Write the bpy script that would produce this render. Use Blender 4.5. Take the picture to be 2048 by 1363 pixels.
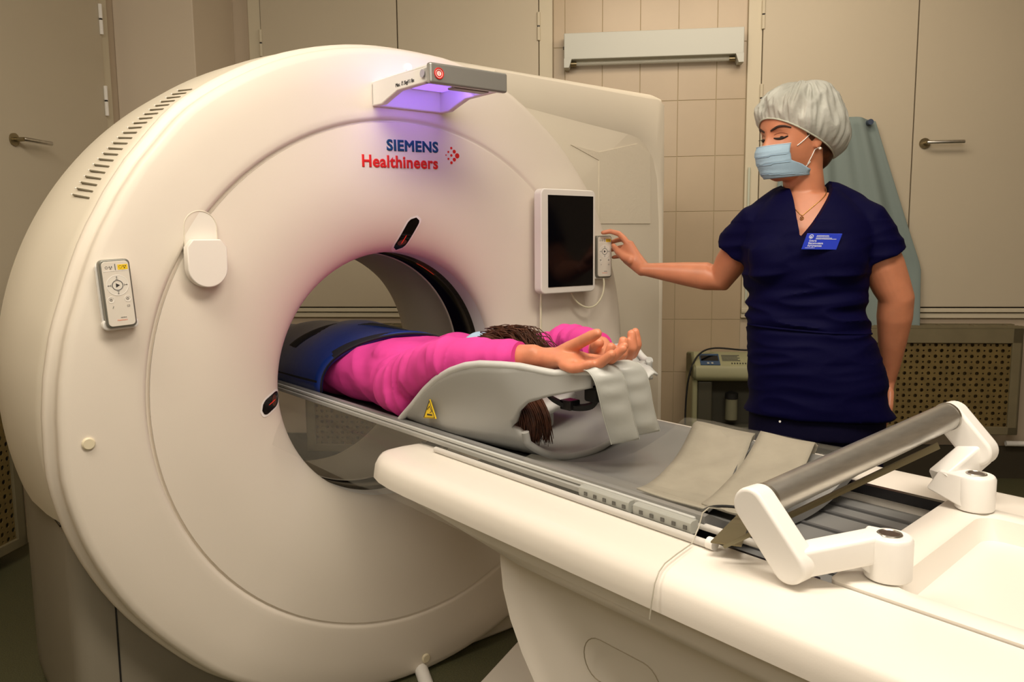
import bpy, bmesh, math, random
from math import sin, cos, pi, radians, sqrt, hypot, atan2
from mathutils import Vector, Matrix, noise
random.seed(7)
D = bpy.data
COL = bpy.context.scene.collection
for o in list(D.objects): D.objects.remove(o)

# ------------------------------------------------------------------ camera
FPX = 1623.0
CAMH = 1.25
pitch = math.atan(198 / FPX)
roll = -0.009
fw = Vector((0, cos(pitch), -sin(pitch)))
r0 = Vector((1, 0, 0)); u0 = r0.cross(fw)
rt = r0 * cos(roll) + u0 * sin(roll)
up = -r0 * sin(roll) + u0 * cos(roll)
cam = D.cameras.new('camera'); camo = D.objects.new('camera', cam); COL.objects.link(camo)
cam.sensor_fit = 'HORIZONTAL'; cam.sensor_width = 36.0
cam.lens = FPX / 2048 * 36.0
cam.clip_start = 0.02
M3 = Matrix((rt, up, -fw)).transposed()
camo.matrix_world = Matrix.Translation((0, 0, CAMH)) @ M3.to_4x4()
bpy.context.scene.camera = camo

# ------------------------------------------------------------------ frames
YAW = radians(38.643)
GA = Vector((sin(YAW), -cos(YAW), 0)); GU = Vector((cos(YAW), sin(YAW), 0)); GC = Vector((-.343, 2.309, 0))
def TG(p):            # scanner frame: u sideways, w out of the bore, z up
    return GC + GU * p[0] + GA * p[1] + Vector((0, 0, p[2]))
TR_ = radians(6.6)
RX = Vector((cos(TR_), -sin(TR_), 0)); RY = Vector((sin(TR_), cos(TR_), 0)); RP = Vector((1.2, 4.3, 0))
def TR(p):            # room frame: x along back wall, y=0 on the back wall (negative towards the camera)
    return RP + RX * (p[0] - 1.2) + RY * p[1] + Vector((0, 0, p[2]))
def TW(p): return Vector(p)

# ------------------------------------------------------------------ world, lights, exposure
sc = bpy.context.scene
sc.view_settings.view_transform = 'Standard'; sc.view_settings.look = 'None'
sc.view_settings.gamma = 1.0; sc.view_settings.exposure = 0.0
sc.view_settings.use_curve_mapping = False
w = D.worlds.new('world'); sc.world = w; w.use_nodes = True
w.node_tree.nodes['Background'].inputs[0].default_value = (1, .85, .65, 1)
w.node_tree.nodes['Background'].inputs[1].default_value = 0.1

def area(name, loc, target, sx, sy, power, col):
    l = D.lights.new(name, 'AREA'); l.shape = 'RECTANGLE'; l.size = sx; l.size_y = sy
    l.energy = power; l.color = col
    o = D.objects.new(name, l); COL.objects.link(o); o.location = loc
    d = Vector(target) - Vector(loc)
    o.rotation_euler = d.to_track_quat('-Z', 'Y').to_euler()
    return o
area('ceiling_light_key', (0.55, 0.75, 2.72), (0.55, 1.0, 0), 1.2, 0.6, 41, (1, .89, .75))
area('ceiling_light_side', (-1.0, 1.0, 2.72), (-1.2, 2.3, 0.9), 1.2, .6, 30, (1, .90, .75))
area('ceiling_light_rear', (1.0, 3.0, 2.72), (1.2, 4.2, 1.2), 1.6, .4, 17, (1, .84, .66))
area('window_fill', (0.1, -1.2, 1.9), (0.2, 2.5, 0.9), 2.0, 1.4, 29, (1, .91, .79))  # added fill from behind the camera like bounced flash, no window there

# ------------------------------------------------------------------ materials
MATS = {}
def mat(name, col, rough=.5, metal=0, bump=0, bscale=200, var=0, vscale=8, spec=.5, emit=None, estr=0, alpha=1, trans=0, coat=0, sss=0, col2=None, stretch=(1, 1, 1)):
    if name in MATS: return MATS[name]
    m = D.materials.new(name); m.use_nodes = True
    nt = m.node_tree; b = nt.nodes['Principled BSDF']
    b.inputs['Base Color'].default_value = (*col, 1)
    b.inputs['Roughness'].default_value = rough
    b.inputs['Metallic'].default_value = metal
    b.inputs['Specular IOR Level'].default_value = spec
    b.inputs['Alpha'].default_value = alpha
    b.inputs['Transmission Weight'].default_value = trans
    b.inputs['Coat Weight'].default_value = coat
    if sss:
        b.inputs['Subsurface Weight'].default_value = sss
        b.inputs['Subsurface Radius'].default_value = (.012, .005, .003)
        b.inputs['Subsurface Scale'].default_value = 1.0
    if emit:
        b.inputs['Emission Color'].default_value = (*emit, 1); b.inputs['Emission Strength'].default_value = estr
    tc = None
    def coords():
        nonlocal tc
        if tc is None:
            t = nt.nodes.new('ShaderNodeTexCoord'); mp = nt.nodes.new('ShaderNodeMapping')
            mp.inputs['Scale'].default_value = stretch
            nt.links.new(t.outputs['Object'], mp.inputs['Vector']); tc = mp
        return tc.outputs[0]
    if var or col2:
        n = nt.nodes.new('ShaderNodeTexNoise'); n.inputs['Scale'].default_value = vscale; n.inputs['Detail'].default_value = 6
        nt.links.new(coords(), n.inputs['Vector'])
        r = nt.nodes.new('ShaderNodeValToRGB')
        c2 = col2 if col2 else tuple(max(0, c * (1 - var)) for c in col)
        c1 = col if col2 else tuple(min(1, c * (1 + var * .6)) for c in col)
        r.color_ramp.elements[0].position = .32; r.color_ramp.elements[0].color = (*c2, 1)
        r.color_ramp.elements[1].position = .68; r.color_ramp.elements[1].color = (*c1, 1)
        nt.links.new(n.outputs['Fac'], r.inputs['Fac']); nt.links.new(r.outputs['Color'], b.inputs['Base Color'])
    if bump:
        n = nt.nodes.new('ShaderNodeTexNoise'); n.inputs['Scale'].default_value = bscale; n.inputs['Detail'].default_value = 3
        nt.links.new(coords(), n.inputs['Vector'])
        bp = nt.nodes.new('ShaderNodeBump'); bp.inputs['Strength'].default_value = bump; bp.inputs['Distance'].default_value = .002
        nt.links.new(n.outputs['Fac'], bp.inputs['Height']); nt.links.new(bp.outputs['Normal'], b.inputs['Normal'])
    MATS[name] = m
    return m
shell = mat('cream_plastic', (.79, .72, .62), .42, bump=.06, bscale=600, var=.02, vscale=3)
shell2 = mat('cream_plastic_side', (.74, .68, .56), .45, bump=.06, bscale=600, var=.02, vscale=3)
tablew = mat('white_plastic', (.86, .81, .73), .35, bump=.04, bscale=500, var=.02, vscale=4)
whitep = mat('bright_white_plastic', (.90, .88, .84), .32)
greyskirt = mat('grey_skirt_plastic', (.23, .205, .155), .5, bump=.08, bscale=500)
silver = mat('silver_plastic', (.38, .38, .36), .32, metal=.55)
greyp = mat('grey_support_plastic', (.36, .36, .34), .45, bump=.05, bscale=400)
greyedge = mat('pale_grey_edge', (.55, .56, .54), .45)
board = mat('grey_board', (.21, .21, .205), .3, bump=.04, bscale=300, var=.1, vscale=6)
darkp = mat('black_plastic', (.012, .011, .012), .25)
rubber = mat('black_rubber', (.01, .01, .01), .7)
screen = mat('black_screen', (.002, .002, .003), .12, spec=.3)
steel = mat('steel', (.62, .60, .56), .3, metal=1, var=.15, vscale=40)
brushed = mat('brushed_metal_tube', (.56, .55, .52), .33, metal=.9, var=.10, vscale=30, stretch=(1, 1, 6))
brass = mat('dull_handle_metal', (.30, .25, .15), .35, metal=.9)
wallp = mat('wall_paint', (.55, .46, .35), .7, bump=.1, bscale=60, var=.03, vscale=2)
wallpp = mat('pillar_paint', (.66, .57, .45), .7, bump=.1, bscale=60)
shutm = mat('shutter_paint', (.57, .505, .385), .5, bump=.05, bscale=40, var=.02, vscale=2)
framem = mat('frame_paint', (.64, .58, .44), .5)
tilem = mat('ceramic_tile', (.50, .40, .275), .33, var=.04, vscale=5)
groutm = mat('grout', (.46, .39, .25), .9)
ceilm = mat('ceiling_paint', (.75, .70, .6), .8)
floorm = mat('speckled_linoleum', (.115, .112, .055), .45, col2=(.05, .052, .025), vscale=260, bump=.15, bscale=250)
radm = mat('radiator_cover_paint', (.19, .16, .09), .6, var=.1, vscale=10)
radp = mat('radiator_screen_paint', (.17, .118, .036), .6, var=.15, vscale=20)
darkin = mat('dark_interior', (.015, .013, .008), .9)
creamcap = mat('beige_cap', (.78, .70, .50), .4)
yellow = mat('warning_yellow', (.90, .62, .02), .5)
ink = mat('black_ink', (.02, .02, .02), .6)
greyink = mat('grey_ink', (.12, .12, .12), .6)
blueink = mat('petrol_blue_ink', (.0, .06, .15), .5)
redink = mat('red_ink', (.68, .012, .008), .5)
redlab = mat('red_label', (.45, .02, .01), .5)
whiteink = mat('white_ink', (.8, .85, .95), .5)

# ------------------------------------------------------------------ mesh builder
class MB:
    def __init__(s): s.v = []; s.f = []
    def add(s, vs, fs):
        o = len(s.v); s.v += [Vector(p) for p in vs]; s.f += [[i + o for i in f] for f in fs]; return s
    def box(s, a, b):
        (x0, y0, z0), (x1, y1, z1) = a, b
        vs = [(x0, y0, z0), (x1, y0, z0), (x1, y1, z0), (x0, y1, z0), (x0, y0, z1), (x1, y0, z1), (x1, y1, z1), (x0, y1, z1)]
        return s.add(vs, [(0, 3, 2, 1), (4, 5, 6, 7), (0, 1, 5, 4), (1, 2, 6, 5), (2, 3, 7, 6), (3, 0, 4, 7)])
    def cbox(s, c, d): return s.box([c[i] - d[i] / 2 for i in range(3)], [c[i] + d[i] / 2 for i in range(3)])
    def loft(s, rings, closed=True, cap=True, loop=False):
        n = len(rings[0]); vs = [p for r in rings for p in r]; fs = []
        R = len(rings)
        for i in range(R if loop else R - 1):
            j = (i + 1) % R
            for k in range(n if closed else n - 1):
                l = (k + 1) % n
                fs.append((i * n + k, i * n + l, j * n + l, j * n + k))
        if cap and closed and not loop:
            fs.append(tuple(range(n))[::-1]); fs.append(tuple((R - 1) * n + k for k in range(n)))
        return s.add(vs, fs)
    def prism(s, poly, ax, a, b):      # 2D polygon extruded along axis ax between a and b
        def P(q, t):
            q = list(q); q.insert(ax, t); return tuple(q)
        return s.loft([[P(q, a) for q in poly], [P(q, b) for q in poly]])
    def tube(s, path, r, n=12, cap=True, loop=False):
        path = [Vector(p) for p in path]; rings = []
        rs = r if isinstance(r, (list, tuple)) else [r] * len(path)
        prev = None
        for i, p in enumerate(path):
            if loop: t = path[(i + 1) % len(path)] - path[i - 1]
            elif i == 0: t = path[1] - p
            elif i == len(path) - 1: t = p - path[-2]
            else: t = (path[i + 1] - path[i - 1])
            t.normalize()
            if prev is None:
                a = t.orthogonal().normalized()
            else:
                a = (prev - t * prev.dot(t)).normalized()
            prev = a; b = t.cross(a)
            rings.append([p + (a * cos(2 * pi * k / n) + b * sin(2 * pi * k / n)) * rs[i] for k in range(n)])
        return s.loft(rings, True, cap, loop)
    def disc(s, c, nrm, r, th, n=24):
        c = Vector(c); nrm = Vector(nrm).normalized()
        return s.tube([c, c + nrm * th], r, n)
    def ellipsoid(s, c, rad, rot=None, nu=20, nv=12):
        c = Vector(c); rings = []
        for j in range(1, nv):
            t = pi * j / nv
            ring = []
            for k in range(nu):
                a = 2 * pi * k / nu
                p = Vector((rad[0] * sin(t) * cos(a), rad[1] * sin(t) * sin(a), rad[2] * cos(t)))
                if rot: p = rot @ p
                ring.append(c + p)
            rings.append(ring)
        top = Vector((0, 0, rad[2])); bot = -top
        if rot: top = rot @ top; bot = rot @ bot
        o = len(s.v); s.loft(rings, True, False)
        t = len(s.v); s.v += [c + top, c + bot]; R = len(rings)
        for k in range(nu):
            l = (k + 1) % nu
            s.f.append([t, o + l, o + k]); s.f.append([t + 1, o + (R - 1) * nu + k, o + (R - 1) * nu + l])
        return s
    def chain(s, pts, n=14):           # pts: (pos, r) or (pos, ra, rb, side) tapered limb with rounded ends
        P = [Vector(p[0]) for p in pts]; rings = []; prev = None
        N = len(P)
        for i in range(N):
            t = (P[min(i + 1, N - 1)] - P[max(i - 1, 0)]).normalized()
            ra = pts[i][1]; rb = pts[i][2] if len(pts[i]) > 2 else ra
            if len(pts[i]) > 3: a = Vector(pts[i][3])
            else: a = prev if prev is not None else t.orthogonal()
            a = (a - t * a.dot(t)).normalized(); prev = a; b = t.cross(a)
            def ring(c, k_): return [c + a * cos(2 * pi * k / n) * ra * k_ + b * sin(2 * pi * k / n) * rb * k_ for k in range(n)]
            m = min(ra, rb)
            if i == 0:
                rings += [ring(P[i] - t * m * .95, .3), ring(P[i] - t * m * .7, .72), ring(P[i] - t * m * .35, .94)]
            rings.append(ring(P[i], 1))
            if i == N - 1:
                rings += [ring(P[i] + t * m * .35, .94), ring(P[i] + t * m * .7, .72), ring(P[i] + t * m * .95, .3)]
        return s.loft(rings)
    def mesh(s, T=TW, origin=Vector((0, 0, 0)), smooth=35):
        me = D.meshes.new('m'); me.from_pydata([T(p) - origin for p in s.v], [], s.f); me.validate()
        bm = bmesh.new(); bm.from_mesh(me); bmesh.ops.recalc_face_normals(bm, faces=bm.faces); bm.to_mesh(me); bm.free()
        if smooth:
            me.polygons.foreach_set('use_smooth', [True] * len(me.polygons))
            if smooth < 180: me.set_sharp_from_angle(angle=radians(smooth))
        return me
    def build(s, name, m, parent=None, T=TW, smooth=35, bevel=0, seg=3, loc=None, label=None, kind=None):
        if parent is not None: org = parent['_o']; org = Vector(org)
        elif loc is not None: org = T(loc)
        else:
            pts = [T(p) for p in s.v]; n = len(pts)
            org = Vector((sum(p.x for p in pts) / n, sum(p.y for p in pts) / n, min(p.z for p in pts)))
        me = s.mesh(T, org, smooth); me.name = name
        o = D.objects.new(name, me); COL.objects.link(o)
        me.materials.append(m)
        if parent is not None: o.parent = parent
        else: o.location = org
        o['_o'] = list(org)
        if bevel:
            b = o.modifiers.new('bevel', 'BEVEL'); b.width = bevel; b.segments = seg; b.limit_method = 'ANGLE'; b.angle_limit = radians(40); b.harden_normals = True
            me.set_sharp_from_angle(angle=radians(180))
        if label: o['label'] = label
        if kind: o['kind'] = kind
        return o
def obj_from_mesh(name, me, m, parent=None, org=None, label=None):
    o = D.objects.new(name, me); COL.objects.link(o); me.name = name
    me.materials.clear(); me.materials.append(m)
    if parent is not None:
        o.parent = parent; org = Vector(parent['_o'])
    o['_o'] = list(org)
    me.transform(Matrix.Translation(-org))
    if parent is None: o.location = org
    if label: o['label'] = label
    return o
def empty(name, loc, T=TW):
    o = D.objects.new(name, None); COL.objects.link(o); p = T(loc); o.location = p; o['_o'] = list(p)
    o.empty_display_size = .05
    return o
def tag(o, label, cat, group=None):
    o['label'] = label; o['category'] = cat
    if group: o['group'] = group
    return o
def struct(o): o['kind'] = 'structure'; return o
def arc(cx, cy, r, a0, a1, n):
    return [(cx + r * cos(radians(a0 + (a1 - a0) * i / n)), cy + r * sin(radians(a0 + (a1 - a0) * i / n))) for i in range(n + 1)]
def rrect(x0, y0, x1, y1, r, n=5):
    return arc(x1 - r, y1 - r, r, 0, 90, n) + arc(x0 + r, y1 - r, r, 90, 180, n) + arc(x0 + r, y0 + r, r, 180, 270, n) + arc(x1 - r, y0 + r, r, 270, 360, n)
def text_mesh(body, size, m, name, parent, origin, xdir, ydir, off=0.0, align='LEFT', xs=1.0, ext=.0004, font=None):
    c = D.curves.new('t', 'FONT'); c.body = body; c.size = size; c.bevel_depth = off; c.bevel_resolution = 1; c.extrude = 0 if off > .0005 else ext; c.align_x = align; c.space_character = 1.06 if off > .0005 else 1.0
    c.resolution_u = 3
    to = D.objects.new('t', c); COL.objects.link(to)
    dg = bpy.context.evaluated_depsgraph_get(); dg.update()
    me = D.meshes.new_from_object(to.evaluated_get(dg)); D.objects.remove(to)
    x = Vector(xdir).normalized(); y = Vector(ydir).normalized(); z = x.cross(y)
    org = Vector(parent['_o']); o0 = Vector(origin)
    for v in me.vertices:
        p = v.co.copy(); v.co = o0 + x * p.x * xs + y * p.y + z * p.z - org
    o = D.objects.new(name, me); COL.objects.link(o); me.materials.clear(); me.materials.append(m); o.parent = parent; me.name = name
    o['_o'] = list(org)
    return o

# ================================================================== ROOM
XL, XR, YF, HC = -1.947, 3.9, -5.6, 2.85
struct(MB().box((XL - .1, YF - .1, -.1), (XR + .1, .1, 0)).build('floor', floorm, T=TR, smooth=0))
struct(MB().box((XL - .1, YF - .1, HC), (XR + .1, .1, HC + .1)).build('ceiling', ceilm, T=TR, smooth=0))
wb = struct(MB().box((XL - .1, 0, 0), (XR + .1, .1, HC)).build('wall_back', wallp, T=TR, smooth=0))
wl = struct(MB().box((XL - .1, YF, 0), (XL, 0, HC)).build('wall_left', wallp, T=TR, smooth=0))
struct(MB().box((XR, YF, 0), (XR + .1, 0, HC)).build('wall_right', wallp, T=TR, smooth=0))
struct(MB().box((XL - .1, YF - .1, 0), (XR + .1, YF, HC)).build('wall_front', wallp, T=TR, smooth=0))
struct(MB().box((XL, -.45, 0), (-1.525, 0, HC)).build('trim_1', wallpp, T=TR, smooth=0, bevel=.006))
struct(MB().box((XL, YF, 0), (XL + .012, -.45, .07)).build('baseboard_left', framem, T=TR, smooth=0))
struct(MB().box((-1.525, -.014, 0), (XR, 0, .17)).build('baseboard_back', mat('dark_baseboard', (.05, .04, .025), .5), T=TR, smooth=0))  # added dark strip, its colour paints the shade low on the back wall
# tiles on the strip of wall between the two shuttered windows
MB().box((.225, -.004, 0), (1.215, 0, HC)).build('grout_bed', groutm, wb, T=TR, smooth=0)
zs0 = .17
xs = [.225, .285, .48, .675, .87, 1.065, 1.215]
zs = [0.172, .26, .545, .83, 1.115, 1.40, 1.685, 1.97, 2.255, 2.54, 2.825]
for i in range(len(xs) - 1):
    for j in range(len(zs) - 1):
        g = .0013; dy = -.0062 - random.uniform(0, .0005)
        MB().box((xs[i] + g, dy, zs[j] + g), (xs[i + 1] - g, -.003, zs[j + 1] - g)).build('tile', tilem, wb, T=TR, smooth=0, bevel=.0012, seg=1)
# shuttered windows
def lever(parent, x, z, dx, dep=-.03, T=TR):
    h = MB().disc((x, dep, z), (0, -1, 0), .026, .008, 24).tube([(x, dep, z), (x, dep - .05, z)], .009, 12).build('handle', brass, parent, T=T)
    MB().tube([(x, dep - .048, z), (x + dx * .03, dep - .052, z), (x + dx, dep - .052, z)], .009, 12).build('lever', steel, h, T=T)
def hinge(parent, x, z, y, m=None):
    h = MB().tube([(x, y, z + .004), (x, y, z + .07)], .009, 10).tube([(x, y, z - .07), (x, y, z - .004)], .009, 10).build('hinge', framem, parent, T=TR)
    MB().tube([(x, y, z - .005), (x, y, z + .005)], .0065, 10).build('pin', darkp, h, T=TR)
def window(n, x0, x1, seam, hz_l, hz_r, handle=None):
    wd = struct(MB().box((x0, -.02, .84), (x1, 0, .866)).box((x0, -.028, .866), (x0 + .07, 0, HC)).box((x1 - .07, -.028, .866), (x1, 0, HC)).box((x0, -.03, .871), (x1, 0, .893)).build('window_%d' % n, framem, T=TR, smooth=0, bevel=.003, seg=1))
    MB().box((x0 + .06, -.006, .88), (x1 - .06, 0, HC)).build('recess', darkin, wd, T=TR, smooth=0)
    MB().box((x0 + .073, -.034, .899), (seam - .0025, -.008, HC - .02)).build('shutter_panel', shutm, wd, T=TR, smooth=0, bevel=.003, seg=1)
    MB().box((seam + .0025, -.034, .899), (x1 - .073, -.008, HC - .02)).build('shutter_panel', shutm, wd, T=TR, smooth=0, bevel=.003, seg=1)
    for z in hz_l: hinge(wd, x0 + .072, z, -.036)
    for z in hz_r: hinge(wd, x1 - .072, z, -.036)
    if handle: lever(wd, handle[0], handle[1], handle[2], -.034)
    return wd
window(2, -1.43, .222, -.603, (2.33, 1.93, 1.1), (2.36, 1.95, 1.1))
window(3, 1.215, 2.87, 2.035, (2.375, 1.965, 1.1), (2.375, 1.965, 1.1), (2.09, 1.722, .17))
# left wall shutter
def TL(p): return TR((XL - p[1], -.6 - p[0], p[2]))       # x runs from the hinge towards the camera
w1 = struct(MB().box((-.15, 0, .84), (1.05, -.02, .866)).box((-.06, 0, .866), (0.0, -.028, HC)).box((-.06, 0, .871), (1.05, -.03, .893)).build('window_1', framem, T=TL, smooth=0, bevel=.003, seg=1))
MB().box((.003, -.008, .899), (.82, -.034, HC - .02)).build('shutter_panel', shutm, w1, T=TL, smooth=0, bevel=.003, seg=1)
MB().box((.825, -.008, .899), (1.6, -.034, HC - .02)).build('shutter_panel', shutm, w1, T=TL, smooth=0, bevel=.003, seg=1)
for z in (2.325, 1.945):
    h = MB().tube([(.015, -.042, z + .004), (.015, -.042, z + .07)], .009, 10).tube([(.015, -.042, z - .07), (.015, -.042, z - .004)], .009, 10).build('hinge', whitep, w1, T=TL)
    MB().tube([(.015, -.042, z - .005), (.015, -.042, z + .005)], .0065, 10).build('pin', darkp, h, T=TL)
lever(w1, .66, 1.685, -.16, -.034, TL)

# radiator covers with a pierced screen
def pierced(x0, x1, z0, z1, y, cell=.0285, T=TR):
    mb = MB(); nx = int((x1 - x0) / cell); nz = int((z1 - z0) / cell)
    cx = (x1 - x0) / nx; cz = (z1 - z0) / nz
    for i in range(nx):
        for j in range(nz):
            a = x0 + i * cx; b = z0 + j * cz; o = len(mb.v)
            t = .36
            out = [(a, b), (a + cx, b), (a + cx, b + cz), (a, b + cz)]
            if (i + j) % 2:
                inn = [(a + cx * t, b + cz * .2), (a + cx * (1 - t), b + cz * .2), (a + cx * .8, b + cz * t), (a + cx * .8, b + cz * (1 - t)), (a + cx * (1 - t), b + cz * .8), (a + cx * t, b + cz * .8), (a + cx * .2, b + cz * (1 - t)), (a + cx * .2, b + cz * t)]
            else:
                inn = [(a + cx * .44, b + cz * .34), (a + cx * .56, b + cz * .34), (a + cx * .66, b + cz * .44), (a + cx * .66, b + cz * .56), (a + cx * .56, b + cz * .66), (a + cx * .44, b + cz * .66), (a + cx * .34, b + cz * .56), (a + cx * .34, b + cz * .44)]
            o8 = [out[0], (a + cx, b), (a + cx, b), (a + cx, b + cz), (a + cx, b + cz), (a, b + cz), (a, b + cz), (a, b)]
            mb.v += [Vector((p[0], y, p[1])) for p in out] + [Vector((p[0], y, p[1])) for p in inn]
            # quads corner/edges
            mb.f += [[o, o + 1, o + 5, o + 4], [o + 1, o + 6, o + 5], [o + 1, o + 2, o + 7, o + 6], [o + 2, o + 8, o + 7], [o + 2, o + 3, o + 9, o + 8], [o + 3, o + 10, o + 9], [o + 3, o, o + 11, o + 10], [o, o + 4, o + 11]]
    return mb
def radiator_cover(x0, x1, z0, z1, dep, label, T=TR):
    r = empty('radiator_cover', ((x0 + x1) / 2, 0, 0), T)
    tag(r, label, 'radiator cover')
    f = .05
    MB().box((x0, -dep, z1 - .075), (x1, -dep + .02, z1)).box((x0, -dep, z0), (x0 + f, -dep + .02, z1)).box((x1 - f, -dep, z0), (x1, -dep + .02, z1)).box((x0, -dep, z0), (x1, -dep + .02, z0 + f * .8)).box((x0, -dep, z0), (x0 + .015, 0, z1)).box((x1 - .015, -dep, z0), (x1, 0, z1)).build('frame', radm, r, T=T, smooth=0, bevel=.003, seg=1)
    top = MB().box((x0, -dep, z1), (x1, -dep + .03, z1 + .012)).box((x0, -.04, z1), (x1, 0, z1 + .012)).build('top_panel', radm, r, T=T, smooth=0)
    k = x0
    while k < x1 - .02:
        MB().box((k, -dep + .03, z1), (k + .014, -.04, z1 + .012)).build('slat', radm, top, T=T, smooth=0); k += .16
    MB().box((x0, -dep + .06, z1 - .002), (x1, -dep + .068, z1 + .010)).build('slat', radm, top, T=T, smooth=0)
    s = pierced(x0 + f - .005, x1 - f + .005, z0 + f * .8 - .005, z1 - .07, -dep + .012, T=T).build('pierced_screen', radp, r, T=T, smooth=0, kind='stuff')
    md = s.modifiers.new('thick', 'SOLIDIFY'); md.thickness = .003
    MB().box((x0 + .02, -dep + .07, z0 + .02), (x1 - .02, -.02, z1 - .03)).build('radiator', mat('radiator_iron', (.20, .14, .05), .6), r, T=T, smooth=0)
    k = x0 + .06
    while k < x1 - .05:
        MB().box((k, -dep + .045, z0 + .03), (k + .05, -dep + .075, z1 - .09)).build('radiator_fin', mat('radiator_iron', (.20, .14, .05), .6), r, T=T, smooth=0); k += .085
radiator_cover(1.55, 2.57, .26, .80, .14, 'beige radiator cover with a pierced screen under the right-hand shutters behind the nurse')
radiator_cover(-1.15, .0, .10, .795, .14, 'beige radiator cover glimpsed through the scanner bore under the middle shutters')
def TLr(p): return TR((XL - p[1], -p[0], p[2]))
radiator_cover(1.50, 2.5, .06, .80, .14, 'beige radiator cover with a pierced screen on the left wall beside the scanner', TLr)
tag(MB().tube([(2.55, -.07, .20), (3.6, -.07, .20)], .014, 12).build('heating_pipe', whitep, T=TR), 'white heating pipe low on the wall right of the radiator cover', 'pipe')
tag(MB().tube([(-1.5, -.09, .70), (-1.17, -.09, .70)], .014, 12).build('heating_pipe', framem, T=TR), 'cream heating pipe beside the radiator cover seen through the bore', 'pipe')

# wall lamp with tube
lp = empty('wall_lamp', (.74, 0, 2.1), TR); tag(lp, 'long white tube lamp fixed to the tiled wall above the scanner', 'lamp')
MB().box((.285, -.10, 2.175), (1.185, -.012, 2.305)).build('housing', mat('lamp_white', (.56, .58, .53), .45), lp, T=TR, smooth=0, bevel=.004)
for xa, xb, s in ((.285, .325, 1), (1.145, 1.185, -1)):
    p = [(.285, 2.18), (.325, 2.18), (.31, 2.135), (.285, 2.135)] if s > 0 else [(1.145, 2.18), (1.185, 2.18), (1.185, 2.135), (1.16, 2.135)]
    MB().prism(p, 1, -.10, -.02).build('end_cap', MATS['lamp_white'], lp, T=TR, smooth=0)
t = MB().tube([(.33, -.06, 2.160), (1.14, -.06, 2.160)], .011, 14).build('glass_tube', mat('clear_tube', (.8, .8, .7), .08, alpha=.35), lp, T=TR)
for xa in (.318, 1.118): MB().tube([(xa, -.06, 2.160), (xa + .03, -.06, 2.160)], .012, 12).build('tube_holder', brass, lp, T=TR)
MB().disc((.285, -.06, 2.24), (-1, 0, 0), .008, .006, 12).build('screw', darkp, lp, T=TR)

# light-blue gown hanging on the shutter
g = MB(); rows = []
for j in range(29):
    t = j / 28; z = 1.86 - 1.12 * t
    xa = 1.36 + (.05 * (1 - t)) - .10 * t; xb = 1.835 + .24 * min(1, t * 1.5) + .02 * t
    row = []
    for i in range(33):
        q = i / 32; x = xa + (xb - xa) * q
        y = -.075 - .02 * sin(q * 17 + t * 2) * (.2 + t) - .012 * sin(q * 31 + 1.3)
        zz = z - .03 * (abs(q - .5) * 2) ** 3 * (1 - t)
        row.append((x, y, zz))
    rows.append(row)
g.loft(rows, closed=False)
gw = g.build('hanging_gown', mat('pale_blue_cloth', (.225, .285, .275), .8, bump=.1, bscale=300), T=TR, smooth=180)
gw.modifiers.new('th', 'SOLIDIFY').thickness = .004
tag(gw, 'pale blue protective gown hanging on the shutter behind the nurse', 'gown')
hk = MB().disc((1.805, -.034, 1.825), (0, -1, 0), .014, .075, 16).build('coat_hook', mat('hook_blue', (.05, .07, .12), .4), T=TR)
tag(hk, 'small dark round hook holding the pale blue gown', 'hook')

# oxygen concentrator
oc = empty('oxygen_concentrator', (1.15, -.2, 0), TR); tag(oc, 'cream and grey oxygen concentrator standing on the floor against the tiled wall', 'medical device')
occ = mat('concentrator_cream', (.34, .34, .20), .5); ocg = mat('concentrator_grey', (.075, .072, .05), .5)
x0, x1, yf, yb = .93, 1.36, -.40, -.06
prof = [(yb, .0), (yb, .665), (yf + .13, .69), (yf + .012, .635), (yf, .60), (yf, .578), (yf + .02, .56), (yf + .02, 0)]
MB().prism(prof, 0, x0, x0 + .028).prism(prof, 0, x1 - .028, x1).prism([(yb, .56), (yb, .665), (yf + .13, .69), (yf + .012, .635), (yf, .60), (yf, .578), (yf + .02, .56)], 0, x0, x1).box((x0, yf + .02, .02), (x1, yb, .06)).build('housing', occ, oc, T=TR, smooth=0, bevel=.012)
MB().box((x0 + .028, yf + .03, .30), (x0 + .10, yb, .56)).box((x1 - .10, yf + .03, .30), (x1 - .028, yb, .56)).box((x0 + .028, yf + .13, .06), (x1 - .028, yb, .56)).box((x0 + .028, yf + .03, .30), (x1 - .028, yb, .33)).build('front_recess', ocg, oc, T=TR, smooth=0, bevel=.01)
MB().box((x0 + .028, yf + .024, .06), (x1 - .028, yf + .04, .30)).build('lower_panel', mat('concentrator_low', (.20, .20, .13), .5), oc, T=TR, smooth=0, bevel=.008)
nn = Vector((0, -.055, .118)).normalized(); nsl = Vector((0, -.42, .9)).normalized()
def slope(x, t):   # point on the sloped control panel
    return (x, yf + .012 + (.118) * t, .635 + .055 * t)
def slab(xa, xb, ta, tb, h, name, m, par):
    a, b, c, d = slope(xa, ta), slope(xb, ta), slope(xb, tb), slope(xa, tb)
    up_ = Vector((0, -.42, .9)) * h
    return MB().loft([[Vector(p) + up_ * .0 for p in (a, b, c, d)], [Vector(p) + up_ for p in (a, b, c, d)]]).build(name, m, par, T=TR, smooth=0)
dp = slab(x0 + .04, x0 + .135, .08, .85, .003, 'display', mat('display_blue', (.03, .075, .16), .4), oc)
slab(x0 + .045, x0 + .13, .36, .72, .004, 'display_glass', screen, dp)
for xx in (x0 + .072, x0 + .092): slab(xx, xx + .010, .13, .23, .006, 'button', mat('button_grey', (.4, .42, .42), .5), dp)
for q in range(5): slab(x0 + .148, x0 + .235 - .01 * (q % 2), .75 - .09 * q, .765 - .09 * q, .0035, 'printed_line', greyink, oc)
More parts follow.
